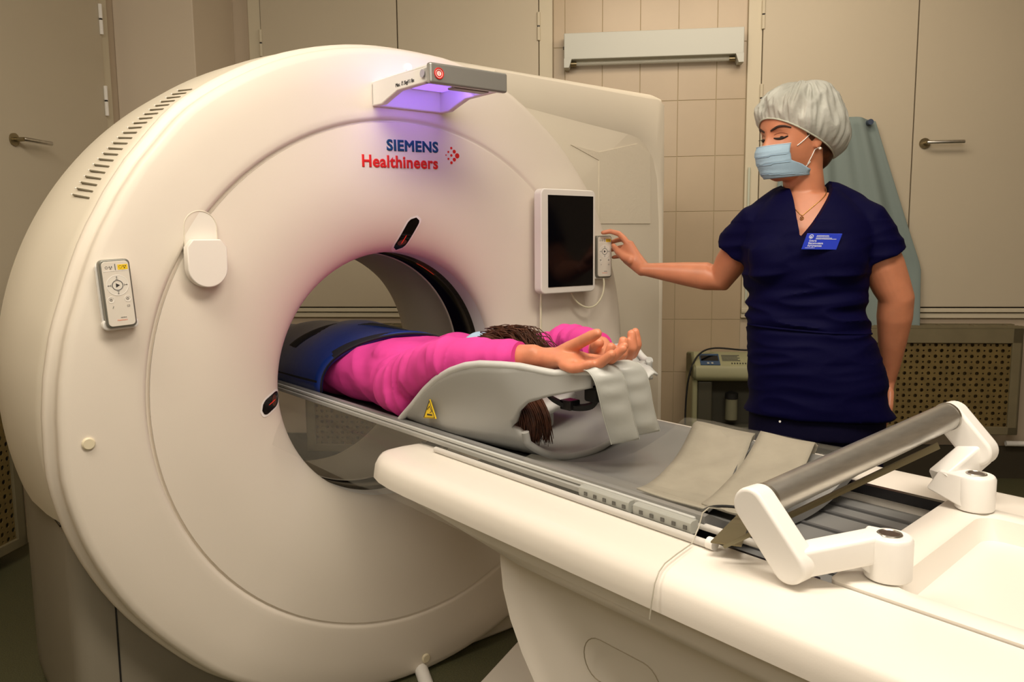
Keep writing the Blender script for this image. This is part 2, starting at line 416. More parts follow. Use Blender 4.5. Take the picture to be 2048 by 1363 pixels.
for q in range(6): slab(x0 + .19 + .013 * q, x0 + .195 + .013 * q, .18, .23, .004, 'indicator', ink, oc)
bt = MB().tube([(1.13, yf + .075, .36), (1.13, yf + .075, .465)], .030, 24).build('humidifier_bottle', mat('bottle_cloudy', (.30, .30, .20), .2, trans=.3), oc, T=TR)
MB().tube([(1.13, yf + .075, .465), (1.13, yf + .075, .492), (1.13, yf + .075, .50)], [.032, .032, .015], 24).build('bottle_cap', rubber, bt, T=TR)
MB().tube([(x0 - .002, yf + .10, .60), (x0 + .004, yf + .10, .60)], .026, 24).build('side_port', ocg, oc, T=TR)
cord = []
for p in [(.905, -.38, .0), (.90, -.37, .30), (.905, -.37, .50), (.925, -.37, .62), (.97, -.33, .69), (1.05, -.28, .712), (1.2, -.26, .700), (1.35, -.26, .70), (1.40, -.28, .6)]: cord.append(Vector(p))
def smooth_path(P, n=6):
    P = [Vector(p) for p in P]; out = []
    for i in range(len(P) - 1):
        a = P[max(i - 1, 0)]; b = P[i]; c = P[i + 1]; d = P[min(i + 2, len(P) - 1)]
        for k in range(n):
            t = k / n
            out.append(.5 * ((2 * b) + (c - a) * t + (2 * a - 5 * b + 4 * c - d) * t * t + (3 * b - a - 3 * c + d) * t ** 3))
    out.append(P[-1]); return out
tag(MB().tube(smooth_path(cord), .0045, 8).build('power_cord', rubber, T=TR), 'black cord looping over the oxygen concentrator', 'cord')
# slim white conduit left of the nurse
tag(MB().tube([(1.235, -.04, .93), (1.235, -.04, 1.62)], .006, 8).build('drip_tube', mat('pale_tube', (.6, .65, .55), .3), T=TR), 'thin pale tube hanging straight down beside the right-hand shutter', 'tube')
#@@GANTRY
# ================================================================== CT SCANNER (gantry)
ZC = .88; ZB = .875
ct = empty('ct_scanner', (0, -.25, 0), TG); tag(ct, 'large cream ring-shaped CT scanner gantry with a round bore, a patient table running into it', 'scanner')
N = 128
def polar(r, th, w, zc=ZC): return (r * cos(th), w, zc + r * sin(th))
RT = [(-180, -.003), (-169, .009), (-161, .011), (-153, .010), (-139, .007), (-128, .012), (-110, .004), (-82, 0), (-64, 0), (-40, -.010), (-10, -.026), (4, -.030), (9, -.029), (21, -.026), (28, -.017), (40, -.006), (54, 0), (68, .010), (78, .012), (90, .004), (104, .003), (118, .005), (129, .007), (139, -.004), (145, -.009), (150, -.013), (162, -.017), (170, -.011), (177, -.006), (180, -.003)]
def Rout(th):          # the disc is not a perfect circle
    a = math.degrees(th) % 360
    if a > 180: a -= 360
    for (p, q), (r_, t_) in zip(RT, RT[1:]):
        if a <= r_:
            k = (a - p) / (r_ - p); k = k * k * (3 - 2 * k); return q + (t_ - q) * k
    return 0
prof = []
for i in range(17):
    ph = pi / 2 * i / 16
    prof.append((.35 + .25 * (1 - cos(ph)), .097 * sin(ph)))
prof = [(.35, -.005)] + prof + [(.65, .0975), (.688, .0975)]
mb = MB()
mb.loft([[polar(r, 2 * pi * k / N, w_, ZB + (ZC - ZB) * min(1, (r - .35) / .3)) for k in range(N)] for r, w_ in prof], True, False)
mb.build('front_funnel', shell, ct, T=TG, smooth=60)
def fade(th):   # the step between funnel and outer ring is crisp upper-left and dies out to the right
    a = math.degrees(th) % 360
    return .35 + .65 * max(0, cos(radians(a - 160)))
op = [(.688, .0955), (.690, .088), (.694, .088), (.698, .100), (.706, .1035), (.72, .104), (.80, .103), (.855, .101), (.868, .098), (.875, .091), (.877, .082), (.876, .062), (.874, .045), (.878, .036), (.888, .034), (.894, .026), (.895, .012), (.890, .0), (.883, -.004)]
mb = MB(); rings = []
for r, w_ in op:
    ring = []
    for k in range(N):
        th = 2 * pi * k / N; ww = w_; rr = r
        if r < .80: ww = .0975 + (w_ - .0975) * fade(th)
        if r > .8: rr = r + Rout(th)
        ring.append(polar(rr, th, ww))
    rings.append(ring)
mb.loft(rings, True, False).build('front_ring_cover', shell, ct, T=TG, smooth=60)
# bore
lin = [(.35, -.001), (.3495, -.05)]
MB().loft([[polar(r, 2 * pi * k / N, w_, ZB) for k in range(N)] for r, w_ in [(.35, 0), (.3495, -.058)]], True, False).build('bore_front_lip', whitep, ct, T=TG, smooth=60)
sw = MB().loft([[polar(r, 2 * pi * k / N, w_, ZB) for k in range(N)] for r, w_ in [(.3495, -.058), (.352, -.06), (.352, -.178), (.3495, -.18)]], True, False).build('scan_window', mat('scan_window_black', (.006, .003, .004), .18), ct, T=TG, smooth=60)
MB().loft([[polar(r, 2 * pi * k / N, w_, ZB) for k in range(N)] for r, w_ in [(.3495, -.18), (.347, -.182), (.347, -.19), (.349, -.193), (.35, -.30), (.35, -.47), (.356, -.51), (.375, -.56), (.41, -.61), (.47, -.65), (.53, -.665)]], True, False).build('bore_liner', shell2, ct, T=TG, smooth=60)
# red laser glint on the scan window
MB().loft([[polar(.3505, radians(a), -.112 - .0008 * (a - 57) + d, ZB) for a in range(52, 64)] for d in (0, .003)], False, False).build('laser_line', mat('laser_red', (.3, .0, .0), .5, emit=(1, .05, .02), estr=.6), sw, T=TG, smooth=0)

# body outline, star-shaped about the bore axis
XRt, ZT, XLf, RB = 1.235, 1.80, -.861, .90
def rho(th):
    a = math.degrees(th) % 360; c, s_ = cos(th), sin(th); best = 9
    if 90 <= a <= 197: return RB
    if c > 1e-6: best = min(best, XRt / c)
    if c < -1e-6: best = min(best, XLf / c)
    if s_ > 1e-6:
        zt = 1.788
        for _ in range(3):
            u_ = (zt - ZC) / s_ * c; zt = 1.780 + .018 * min(1, max(0, u_) / .3) - .010 * max(0, min(1, (u_ - .3) / .9))
        best = min(best, (zt - ZC) / s_)
    if s_ < -1e-6: best = min(best, -ZC / s_)
    return best
corner = math.degrees(atan2(1.788 - ZC, XRt))
cbr = math.degrees(atan2(-ZC, XRt)); cbl = math.degrees(atan2(-ZC, XLf)) % 360
def thset(a0, a1, n):
    base = [a0 + (a1 - a0) * i / n for i in range(n + 1)]
    ex = [a for c0 in (corner, cbr, cbl) for k in (-360, 0, 360) for a in (c0 + k - 1.2, c0 + k - .5, c0 + k, c0 + k + .5, c0 + k + 1.2) if a0 < a < a1]
    return sorted(base + ex)
def rr_(a):   # rounded corners
    th = radians(a); r = rho(th)
    for c0 in (corner, cbl):
        d = abs(((a - c0 + 180) % 360) - 180)
        if d < 1.5: r -= (1.5 - d) * .012
    return r
def w0_(a):
    a = a % 360
    if a > 300 or a < 72: return -.05
    if a < 90: return -.05 + .05 * (a - 72) / 18
    return 0.0
def bodyloft(a0, a1, n, levels):
    A = thset(a0, a1, n); rings = []
    for (mode, dr, w_) in levels:
        ring = []
        for a in A:
            th = radians(a); r = rr_(a); circ = 1 if 100 <= a % 360 <= 197 else (0 if (a % 360 < 75 or a % 360 > 200) else (a % 360 - 75) / 25)
            if mode == 'in': rad_ = dr; ww = w0_(a) + w_
            elif mode == 'front': rad_ = r - dr * (1 if not circ else .7) + min(0, Rout(th)) * circ; ww = w0_(a) + w_
            else:
                k = dr if circ else dr * .35
                rad_ = r - (dr * circ + dr * .45 * (1 - circ)); ww = w_
            ring.append(polar(rad_, th, ww))
        rings.append(ring)
    return MB().loft(rings, False, False)
sides = [('side', -.013, -.15), ('side', -.022, -.30), ('side', -.020, -.45), ('side', -.006, -.54), ('side', .03, -.60), ('side', .075, -.64), ('side', .13, -.662)]
bodyloft(-65, 197, 150, [('in', .82, 0), ('front', .035, 0), ('front', .018, -.005), ('front', .006, -.018), ('front', .0, -.035)] + sides).build('body_shell', shell2, ct, T=TG, smooth=50)
bodyloft(197, 295, 60, [('in', .55, 0), ('front', .045, 0), ('front', .022, -.007), ('front', .008, -.02), ('front', .0, -.045)] + [('side', 0, -.3), ('side', 0, -.5), ('side', 0, -.6), ('side', .05, -.64), ('side', .13, -.662)]).build('skirt_panel', greyskirt, ct, T=TG, smooth=50)
MB().loft([[polar(.53 if j else 1.0 * min(rr_(a) - .05, .9), radians(a), -.663 - .0005 * j) for a in range(0, 361, 4)] for j in (0, 1)], False, False).build('rear_cover', shell2, ct, T=TG, smooth=50)
MB().box((-.866, -.60, .612), (-.85, -.03, .617)).build('seam', darkp, ct, T=TG, smooth=0)
MB().box((-.770, -.01, 0.0), (-.766, .0015, .50)).build('seam', darkp, ct, T=TG, smooth=0)
# plinth on the floor, right side
MB().box((.10, -.6, 0), (1.22, .055, .16)).build('plinth', shell2, ct, T=TG, smooth=0, bevel=.012)
MB().box((.52, .03, .02), (.66, .10, .06)).build('floor_bracket', whitep, ct, T=TG, smooth=0, bevel=.006)
MB().tube([(.03, .05, .012), (-.04, .22, .012)], .02, 16).build('cable_duct', whitep, ct, T=TG)
# cabinet raised frame + perforated field
outer = [(.30, 1.783), (1.19, 1.765), (1.212, 1.745), (1.216, .10)]
inner = [(.42, 1.700), (.638, 1.677), (.832, 1.657), (1.03, 1.638), (1.075, 1.628), (1.115, 1.607), (1.155, 1.56), (1.178, 1.49), (1.192, 1.33), (1.20, 1.02), (1.203, .10)]
n = len(inner)
def resample(P, n):
    P = [Vector((p[0], p[1])) for p in P]; L = [0]
    for i in range(1, len(P)): L.append(L[-1] + (P[i] - P[i - 1]).length)
    out = []
    for k in range(n):
        t = L[-1] * k / (n - 1); i = 1
        while i < len(P) - 1 and L[i] < t: i += 1
        q = (t - L[i - 1]) / (L[i] - L[i - 1]); out.append(tuple(P[i - 1].lerp(P[i], q)))
    return out
oi = []
for p in inner:   # nearest point on the outer outline, by direction
    if p[0] < 1.05: oi.append((p[0], 1.783 - .018 * (p[0] - .3) / .89))
    elif p[1] > 1.6: oi.append((1.10 + (p[0] - 1.05) * 1.2, 1.767))
    elif p[1] > 1.5: oi.append((1.212, 1.75))
    else: oi.append((1.216, p[1]))
MB().loft([[(u_, -.0505, z_) for u_, z_ in oi], [(u_, -.047, z_ ) for u_, z_ in oi], [(u_ - .002, -.0455, z_ - .003) for u_, z_ in oi],
           [(u_ + .010, -.0455, z_ + .010) for u_, z_ in inner], [(u_, -.0505, z_ - .010) for u_, z_ in inner]], False, False).build('cabinet_rim', shell2, ct, T=TG, smooth=40)
pf = mat('perforated_plastic', (.70, .64, .52), .5, bump=.5, bscale=110)
MB().prism([(.74, 1.575), (.874, 1.558), (1.07, 1.60), (1.139, 1.57), (1.144, 1.313), (.875, 1.311), (.875, 1.53)], 1, -.051, -.0475).build('perforated_panel', pf, ct, T=TG, smooth=0)
# vent slots on the upper left of the shell
for k in range(22):
    a = radians(147.6 - k * 1.1)
    r = .9022
    m2 = MB(); rq = r; r += min(0, Rout(a)) * .9
    t = radians(.11)
    m2.loft([[polar(r + .0008, a - t, -.045), polar(r + .0008, a + t, -.045), polar(r - .004, a + t, -.045), polar(r - .004, a - t, -.045)],
             [polar(rq + .0112, a - t, -.128), polar(rq + .0112, a + t, -.128), polar(rq + .004, a + t, -.128), polar(rq + .004, a - t, -.128)]])
    m2.build('vent_slot', mat('slot_dark', (.16, .135, .085), .8), ct, T=TG, smooth=0)
    MB().disc(polar(rq + .0116, a, -.134), (cos(a), 0, sin(a)), .0022, .0018, 8).build('vent_rivet', whitep, ct, T=TG)
# laser windows on the funnel
def on_funnel(r, a):
    r = max(.3505, min(.6, r)); c = (.6 - r) / .25
    return r, .097 * sqrt(max(0, 1 - c * c))
def patch(r0_, r1_, a, half, name, m, par, off=.0015, nr=14, na=8, sk=0, rm=.4):
    rows = []
    for i in range(nr + 1):
        t = i / nr; r = r0_ + (r1_ - r0_) * t
        e = min(t, 1 - t) * (r1_ - r0_); hw_ = half * (sqrt(max(0, 1 - (1 - min(1, e / half)) ** 2)) if e < half else 1)
        q, w_ = on_funnel(r, a)
        nx = (.6 - r) / .0625; nw = w_ / (.097 ** 2) if w_ > 0 else .1
        L = hypot(nx, nw); nx, nw = -nx / L, nw / L
        row = []
        for k in range(na + 1):
            s_ = (k / na * 2 - 1) * hw_ / q
            th = radians(a) + s_ + sk * (q - rm)
            row.append(polar(q + nx * off, th, w_ + nw * off, ZB))
        rows.append(row)
    return MB().loft(rows, False, False).build(name, m, par, T=TG, smooth=60)
for (ra, rb, a, hh, sk) in ((.357, .447, 87.0, .018, -.85), (.357, .420, 184.2, .019, .9)):
    wr = patch(ra - .006, rb + .006, a, hh + .005, 'laser_window_frame', whitep, ct, .001, sk=sk)
    patch(ra, rb, a, hh, 'laser_window', mat('laser_glass', (.004, .002, .003), .1), wr, .0018, sk=sk)
    patch(ra + .012, ra + .030, a, hh * .9, 'laser_slit', mat('slit_brown', (.09, .03, .018), .4), wr, .0022, 6, sk=sk)
    patch(ra + .016, ra + .042, a, .0010, 'laser_line', mat('laser_red', (.3, .0, .0), .5, emit=(1, .05, .02), estr=.6), wr, .0028, 6, sk=sk)
# screw caps
for (u_, z_) in ((-.819, .825), (.024, .045)):
    MB().tube([(u_, .098, z_), (u_, .106, z_), (u_, .108, z_)], [.0135, .0135, .011], 24).build('screw_cap', creamcap, ct, T=TG)
MB().tube([(.011, .098, 1.714), (.011, .107, 1.714)], [.012, .010], 20).build('camera_dome', whitep, ct, T=TG)
# handle recess: flush stadium and hinged cover
def stadium_ring(u0_, z0_, u1_, z1_, w_, m, name, r=.0012):
    R = (u1_ - u0_) / 2; cu = (u0_ + u1_) / 2
    P = arc(cu, z1_ - R, R, 0, 180, 14) + arc(cu, z0_ + R, R, 180, 360, 14)
    return MB().tube([(p[0], w_, p[1]) for p in P], r, 6, False, True).build(name, m, ct, T=TG)
MB().prism(arc(-.556, 1.29, .036, 0, 180, 16) + [(-.592, 1.22), (-.520, 1.22)], 1, .10, .1035).build('recess_plate', mat('cover_plate', (.80, .76, .68), .5), ct, T=TG, smooth=0)
stadium_ring(-.593, 1.16, -.519, 1.327, .1035, shell2, 'recess_groove', .0014)
hp = arc(-.553, 1.198, .045, 180, 360, 24) + [(-.508, 1.245), (-.522, 1.262), (-.584, 1.262), (-.598, 1.245)]
MB().prism(hp, 1, .106, .135).build('handle_cover', mat('cover_white', (.84, .79, .72), .5), ct, T=TG, smooth=0, bevel=.003)
# logo
def txt(body, size, m, name, pos, off, xs=1.0, wob=(1, 0, -.0), par=ct, ext=.0004):
    org = TG(pos); xd = TG((pos[0] + 1, pos[1], pos[2] + wob[2])) - org
    return text_mesh(body, size, m, name, par, org, xd, Vector((0, 0, 1)) - xd.normalized() * xd.normalized().z, off, 'LEFT', xs, ext)
SL = .022
txt('SIEMENS', .0395, blueink, 'logo_text', (-.058, .0975, 1.4945), .0016, 1.06, (1, 0, SL))
txt('Healthineers', .0435, redink, 'logo_text', (-.134, .0974, 1.4485), .0014, 1.0, (1, 0, SL))
for (du, dz, r) in ((.131, 0.494 - .49, .0018), (.139, .503 - .49, .0028), (.139, .484 - .49, .0028), (.149, .514 - .49, .0034), (.149, .494 - .49, .0034), (.149, .474 - .49, .0038), (.159, .505 - .49, .0048), (.159, .483 - .49, .0048), (.169, .494 - .49, .0066)):
    MB().disc((du, .0972, 1.4885 + dz), (0, 1, 0), r * 1.1, .0008, 16).build('logo_dot', redink, ct, T=TG, smooth=0)
# illuminated shelf
sh = MB()
shp = [(.095, 1.603), (.150, 1.602), (.185, 1.612), (.23, 1.624), (.373, 1.624), (.373, 1.660), (.095, 1.665)]
def shelf_side(u0_, u1_): return [[(u0_, a, b) for a, b in shp], [(u1_, a, b) for a, b in shp]]
MB().loft(shelf_side(-.10, -.082)).loft(shelf_side(.104, .122)).box((-.1, .095, 1.657), (.122, .372, 1.665)).box((-.1, .095, 1.603), (.122, .112, 1.662)).box((-.1, .345, 1.624), (.122, .373, 1.662)).build('shelf_body', mat('shelf_plastic', (.80, .78, .74), .35), ct, T=TG, smooth=30, bevel=.004)
MB().box((-.104, .366, 1.619), (.126, .384, 1.667)).build('shelf_front', silver, ct, T=TG, smooth=0, bevel=.006)
MB().box((-.078, .13, 1.6545), (.10, .335, 1.6565)).build('mood_light', mat('mood_light', (.5, .35, .9), .5, emit=(.30, .15, 1.0), estr=1.3), ct, T=TG, smooth=0)
MB().box((-.06, .315, 1.644), (.075, .340, 1.652)).build('light_strip', mat('light_strip', (1, .8, 1), .5, emit=(.95, .62, 1.0), estr=3), ct, T=TG, smooth=0)
MB().box((-.02, .330, 1.6185), (.085, .362, 1.625)).build('sensor_window', mat('sensor_grey', (.2, .18, .16), .3), ct, T=TG, smooth=0, bevel=.003)
pb = MB().disc((-.080, .3838, 1.642), (0, 1, 0), .0125, .0016, 28).build('power_button', whitep, ct, T=TG)
for rr, tt in ((.0118, .0016), (.0080, .0007), (.0066, .0006)):
    MB().tube([(-.080 + rr * cos(2 * pi * k / 28), .3856, 1.642 + rr * sin(2 * pi * k / 28)) for k in range(28)], tt, 6, False, True).build('button_ring', redink, pb, T=TG)
MB().box((-.0805, .3855, 1.638), (-.0795, .3862, 1.646)).build('button_mark', redink, pb, T=TG, smooth=0)
MB().disc((-.1035, .350, 1.645), (-1, 0, 0), .0095, .0012, 24).build('side_button', mat('lilac_grey', (.40, .38, .45), .4), ct, T=TG)
org = TG((-.1006, .305, 1.6335)); xd = TG((-.1006, .306, 1.6335)) - org
org2 = TG((-.1006, .222, 1.6330))
text_mesh('Max.', .0125, ink, 'load_text', ct, org2, xd, (0, 0, 1), .00008, 'LEFT', .92, .0003)
text_mesh('5kg/11 lbs', .0125, ink, 'load_text', ct, TG((-.1006, .262, 1.6330)), xd, (0, 0, 1), .00008, 'LEFT', .92, .0003)
MB().tube([(-.1007, .250, 1.634), (-.1007, .258, 1.634), (-.1007, .2565, 1.640), (-.1007, .2515, 1.640)], .0006, 6, False, True).tube([(-.1007, .254 + .0014 * cos(a), 1.6415 + .0014 * sin(a)) for a in (0, 1, 2, 3, 4, 5)], .0005, 6, False, True).build('load_symbol', ink, ct, T=TG)
for (nm, p0, tgt, sx, sy, pw) in (('mood_glow_low', (.01, .24, 1.648), (.01, .10, 1.45), .18, .10, .20), ('mood_glow_high', (-.03, .30, 1.72), (-.08, .10, 1.72), .26, .05, .16)):
    l = D.lights.new(nm, 'AREA'); l.shape = 'RECTANGLE'; l.size = sx; l.size_y = sy; l.energy = pw; l.color = (.38, .22, 1)
    o = D.objects.new(nm, l); COL.objects.link(o); o.location = TG(p0); o.rotation_euler = (TG(tgt) - TG(p0)).to_track_quat('-Z', 'Y').to_euler()
MB().box((.755, .09, .918), (.835, .0975, .934)).build('red_label', redlab, ct, T=TG, smooth=0)

# tablet monitor
mo = empty('monitor', (.535, .13, 1.10), TG); tag(mo, 'upright white-framed tablet monitor with a black screen on the right of the scanner face', 'monitor')
MB().prism(rrect(.425, 1.092, .652, 1.408, .018), 1, .128, .162).build('casing', mat('monitor_white', (.80, .77, .71), .35), mo, T=TG, smooth=30, bevel=.004)
MB().box((.452, .160, 1.112), (.640, .1635, 1.389)).build('screen', screen, mo, T=TG, smooth=0)
MB().box((.48, .10, 1.2), (.60, .13, 1.3)).build('wall_bracket', whitep, mo, T=TG, smooth=0)

# hand controls
def remote(name, u_, z_, w_, tilt, label, yawd=0, sc_=1.0):
    org = (u_, w_, z_)
    ca, sa = cos(radians(tilt)), sin(radians(tilt)); cy, sy = cos(radians(yawd)), sin(radians(yawd))
    def T(p):   # p: x right, y out, z up, local metres
        x, y, z = p[0] * sc_, p[1] * sc_, p[2] * sc_
        x, z = x * ca - z * sa, x * sa + z * ca
        x, y = x * cy - y * sy, x * sy + y * cy
        return TG((u_ + x, w_ + y, z_ + z))
    r = empty(name, (0, 0, -.07), T); tag(r, label, 'hand control', 'scanner hand controls')
    MB().prism(rrect(-.0305, -.073, .0305, .073, .010), 1, -.006, .020).build('body', mat('remote_silver', (.22, .22, .19), .35, metal=.5), r, T=T, smooth=30, bevel=.003)
    f = MB().prism(rrect(-.0268, -.069, .0268, .069, .008), 1, .019, .0225).build('face_plate', mat('remote_cream', (.74, .69, .60), .4), r, T=T, smooth=30, bevel=.001)
    MB().box((-.0245, .0222, .0485), (.0245, .0229, .0495)).build('ridge', whitep, f, T=T, smooth=0)
    MB().box((.0045, .0222, .0505), (.0245, .0229, .0615)).build('yellow_label', yellow, f, T=T, smooth=0)
    MB().box((-.001, .0222, .0505), (.0003, .0232, .0635)).build('divider', greyink, f, T=T, smooth=0)
    def ringm(x, z, rr, tt, nm, m, nn=24): MB().tube([(x + rr * cos(2 * pi * k / nn), .0227, z + rr * sin(2 * pi * k / nn)) for k in range(nn)], tt, 6, False, True).build(nm, m, f, T=T)
    ringm(0, .018, .0215, .0005, 'dial_ring', whitep, 32)
    MB().disc((0, .0222, .018), (0, 1, 0), .0212, .0006, 32).build('dial', mat('remote_dial', (.77, .73, .65), .4), f, T=T)
    ringm(0, .018, .0105, .0009, 'button_ring', greyink)
    MB().prism([(-.0032, .0135), (-.0032, .0225), (.0045, .018)], 1, .0226, .0234).build('play_mark', ink, f, T=T, smooth=0)
    # trefoil marks and arrows
    for (cx_, cz_, mm) in ((-.0095, .0565, greyink), (.0180, .0568, ink)):
        q = MB()
        for a in (30, 150, 270): q.prism([(cx_ + .0007 * cos(radians(a)), cz_ + .0007 * sin(radians(a)))] + [(cx_ + .0034 * cos(radians(a + d)), cz_ + .0034 * sin(radians(a + d))) for d in (-28, -9, 9, 28)], 1, .0226, .0234)
        q.build('trefoil_mark', mm, f, T=T, smooth=0)
    ringm(-.0175, .0565, .0025, .0004, 'mark_ring', greyink, 12); ringm(.0100, .0565, .0030, .0004, 'mark_ring', ink, 12)
    for (cx_, cz_, a) in ((0, .034, 90), (0, .002, 270), (-.0165, .018, 180), (.0165, .018, 0)):
        c_, s_ = cos(radians(a)), sin(radians(a))
        q = MB()
        def R2(x, z): return (cx_ + x * c_ - z * s_, cz_ + x * s_ + z * c_)
        q.prism([R2(-.003, -.0004), R2(.001, -.0004), R2(.001, -.0016), R2(.0035, 0), R2(.001, .0016), R2(.001, .0004), R2(-.003, .0004)], 1, .0226, .0233)
        q.prism([R2(-.0038, -.0028), R2(-.0032, -.0028), R2(-.0032, .0028), R2(-.0038, .0028)], 1, .0226, .0233)
        q.build('arrow_mark', greyink, f, T=T, smooth=0)
    for x_ in (-.0165, .0165):
        ringm(x_, -.012, .0062, .0005, 'small_button', whitep, 18)
        ringm(x_, -.012, .0022, .0006, 'button_mark', greyink, 8)
    MB().prism([(-.0155, -.030), (-.0145, -.030), (-.0125, -.0255), (-.0135, -.0255)], 1, .0226, .0232).build('light_mark', greyink, f, T=T, smooth=0)
    MB().tube([(.014, .0227, -.029), (.019, .0227, -.029), (.019, .0227, -.026), (.014, .0227, -.026)], .0004, 6, False, True).build('battery_mark', greyink, f, T=T)
    def tt(b, s, m, x, z):
        p = T((x, .0226, z)); xd = T((x + .01, .0226, z)) - p; yd = T((x, .0226, z + .01)) - p
        text_mesh(b, s, m, 'maker_text', f, p, xd, yd, .00005, 'CENTER', .9, .0001)
    tt('SIEMENS', .0036, greyink, .004, -.0525); tt('Healthineers', .0044, mat('salmon_ink', (.75, .22, .12), .5), .001, -.0580)
    cr = MB().prism(rrect(-.036, -.078, .036, -.055, .010), 1, -.014, .008).prism(rrect(-.034, -.07, .034, .068, .012), 1, -.016, -.004).build('cradle', whitep, r, T=T, smooth=30, bevel=.003)
    return r, T
remote('hand_control', -.747, 1.148, .118, 3.5, 'cream hand control with yellow label hung on the left of the scanner face')
rm2, TR2 = remote('hand_control', .722, 1.200, .118, 0, 'cream hand control beside the tablet monitor, touched by the nurse', 14, .93)
tag(MB().tube([TG(p) for p in smooth_path([(.722, .128, 1.132), (.718, .135, 1.11), (.705, .14, 1.075), (.675, .14, 1.045), (.635, .14, 1.04), (.60, .13, 1.06), (.578, .12, 1.10)])], .0028, 8).build('control_cable', mat('cable_cream', (.72, .68, .50), .45)), 'cream cable looping from the hand control to the tablet monitor', 'cable')
tag(MB().tube([TG((.468, .112, 1.10)), TG((.467, .110, 1.05)), TG((.468, .108, .95)), TG((.468, .108, .80))], .0035, 8).build('monitor_cable', mat('cable_cream', (.72, .68, .50), .45)), 'cream cable running straight down from the tablet monitor', 'cable')

# ================================================================== PATIENT TABLE
tb = empty('patient_table', (0, 1.5, 0), TG); tag(tb, 'long white patient table of the CT scanner on a rounded pedestal', 'examination table')
ZR = .808
# white side rails: near and far, closed by a rounded nose
def rail_sec(sg):
    P = [(.226, ZR), (.30, ZR + .001), (.343, ZR), (.358, ZR - .003), (.369, ZR - .010), (.376, ZR - .020), (.380, ZR - .040), (.381, ZR - .050), (.372, ZR - .052), (.366, ZR - .054), (.362, .730), (.352, .712), (.33, .700), (.226, .698)]
    return [(sg * a, b) for a, b in P]
for sg in (-1, 1):
    S = rail_sec(sg); rings = []
    WS = [(.488, .30), (.492, .55), (.505, .75), (.53, .88), (.57, .95), (.62, .985), (.68, 1), (1.0, 1), (1.5, 1), (2.1, 1), (2.6, 1)]
    for (w_, k) in WS:
        ring = []
        for (u_, z_) in S:
            uu = sg * (.226 + (abs(u_) - .226) * k); zz = z_
            kk = k
            if z_ < .755:    # lower body starts further back
                t = max(0, min(1, (w_ - .60) / .20)); zz = .757 + (z_ - .757) * (t * t * (3 - 2 * t))
            zm = .78; zz = zm + (zz - zm) * (.55 + .45 * kk) if kk < 1 else zz
            ring.append((uu, w_, zz))
        rings.append(ring)
    MB().loft(rings).build('side_rail', tablew, tb, T=TG, smooth=42)
MB().box((-.226, .60, .70), (.226, 2.6, .772)).build('bed_frame', mat('bed_grey', (.20, .20, .195), .4), tb, T=TG, smooth=0)
for u_ in (-.12, -.04, .04, .12, .17):
    MB().box((u_ - .004, 1.2, .771), (u_ + .004, 1.47, .776)).build('groove_strip', mat('groove_dark', (.10, .10, .10), .4), tb, T=TG, smooth=0)
MB().box((.214, .50, .79), (.2255, 1.47, .8085)).build('slot_edge', darkp, tb, T=TG, smooth=0)
MB().box((-.2255, .50, .77), (-.219, 1.47, .8075)).build('slot_edge', darkp, tb, T=TG, smooth=0)
# tray at the foot end
def skewT(p): return TG((p[0], p[1] - .10 * p[0], p[2]))
TT = skewT
tr = MB()
ou = rrect(-.222, 1.462, .222, 2.5, .01, 3); inn = rrect(-.180, 1.535, .180, 2.4, .035, 5)
outer_r = resample(ou + [ou[0]], 73)[:-1]; 
def ringz(x0_, y0_, x1_, y1_, r, z_): return [(p[0], p[1], z_) for p in rrect(x0_, y0_, x1_, y1_, r, 6)]
tr.loft([ringz(-.224, 1.462, .224, 2.5, .012, .78), ringz(-.224, 1.462, .224, 2.5, .012, .812), ringz(-.220, 1.466, .220, 2.496, .012, .8155), ringz(-.193, 1.520, .193, 2.45, .035, .8155), ringz(-.187, 1.526, .187, 2.444, .033, .812), ringz(-.176, 1.540, .176, 2.43, .030, .772), ringz(-.160, 1.556, .160, 2.41, .02, .762)]).build('foot_tray', tablew, tb, T=TT, smooth=40)
for (a, b) in ((-.08, 1.63), (-.145, 1.66), (.13, 1.66)):
    MB().tube([(a, b, .7615), (a, b, .764)], .014, 20).build('tray_plug', creamcap, tb, T=TT)
# pedestal
ped = [(.925, .735), (.923, .69), (.930, .64), (.950, .59), (.982, .54), (1.025, .49), (1.07, .43), (1.15, .36), (1.25, .28), (1.33, .2), (1.38, .1), (1.40, .05), (2.2, .05), (2.2, .735)]
rings = []
for (hu_, ins) in ((-.315, .03), (-.325, .012), (-.330, 0), (.330, 0), (.325, .012), (.315, .03)):
    cx_ = 1.55; cz_ = .45
    rings.append([(hu_, a + (ins if a < cx_ else -ins), b - (ins * .5 if b > .7 else 0)) for a, b in ped])
pd_ = MB().loft(rings).build('pedestal', tablew, tb, T=TG, smooth=50)
def stad(w0, z0, w1, z1, R):
    dw, dz = w1 - w0, z1 - z0; L = hypot(dw, dz); a = math.degrees(atan2(dz, dw))
    return arc(w1, z1, R, a - 90, a + 90, 12) + arc(w0, z0, R, a + 90, a + 270, 12)
MB().tube([(-.3305, a, b) for a, b in stad(1.172, .606, 1.262, .606, .034)], .0009, 6, False, True).build('access_panel_seam', mat('seam_brown', (.30, .26, .18), .7), pd_, T=TG)
# floor plate
MB().prism([(.36, .16), (.36, 2.3), (-.40, 2.3), (-.40, .50), (.08, .30)], 2, .0, .045).build('floor_plate', tablew, tb, T=lambda p: TG((p[0], p[1], p[2])), smooth=0, bevel=.008)

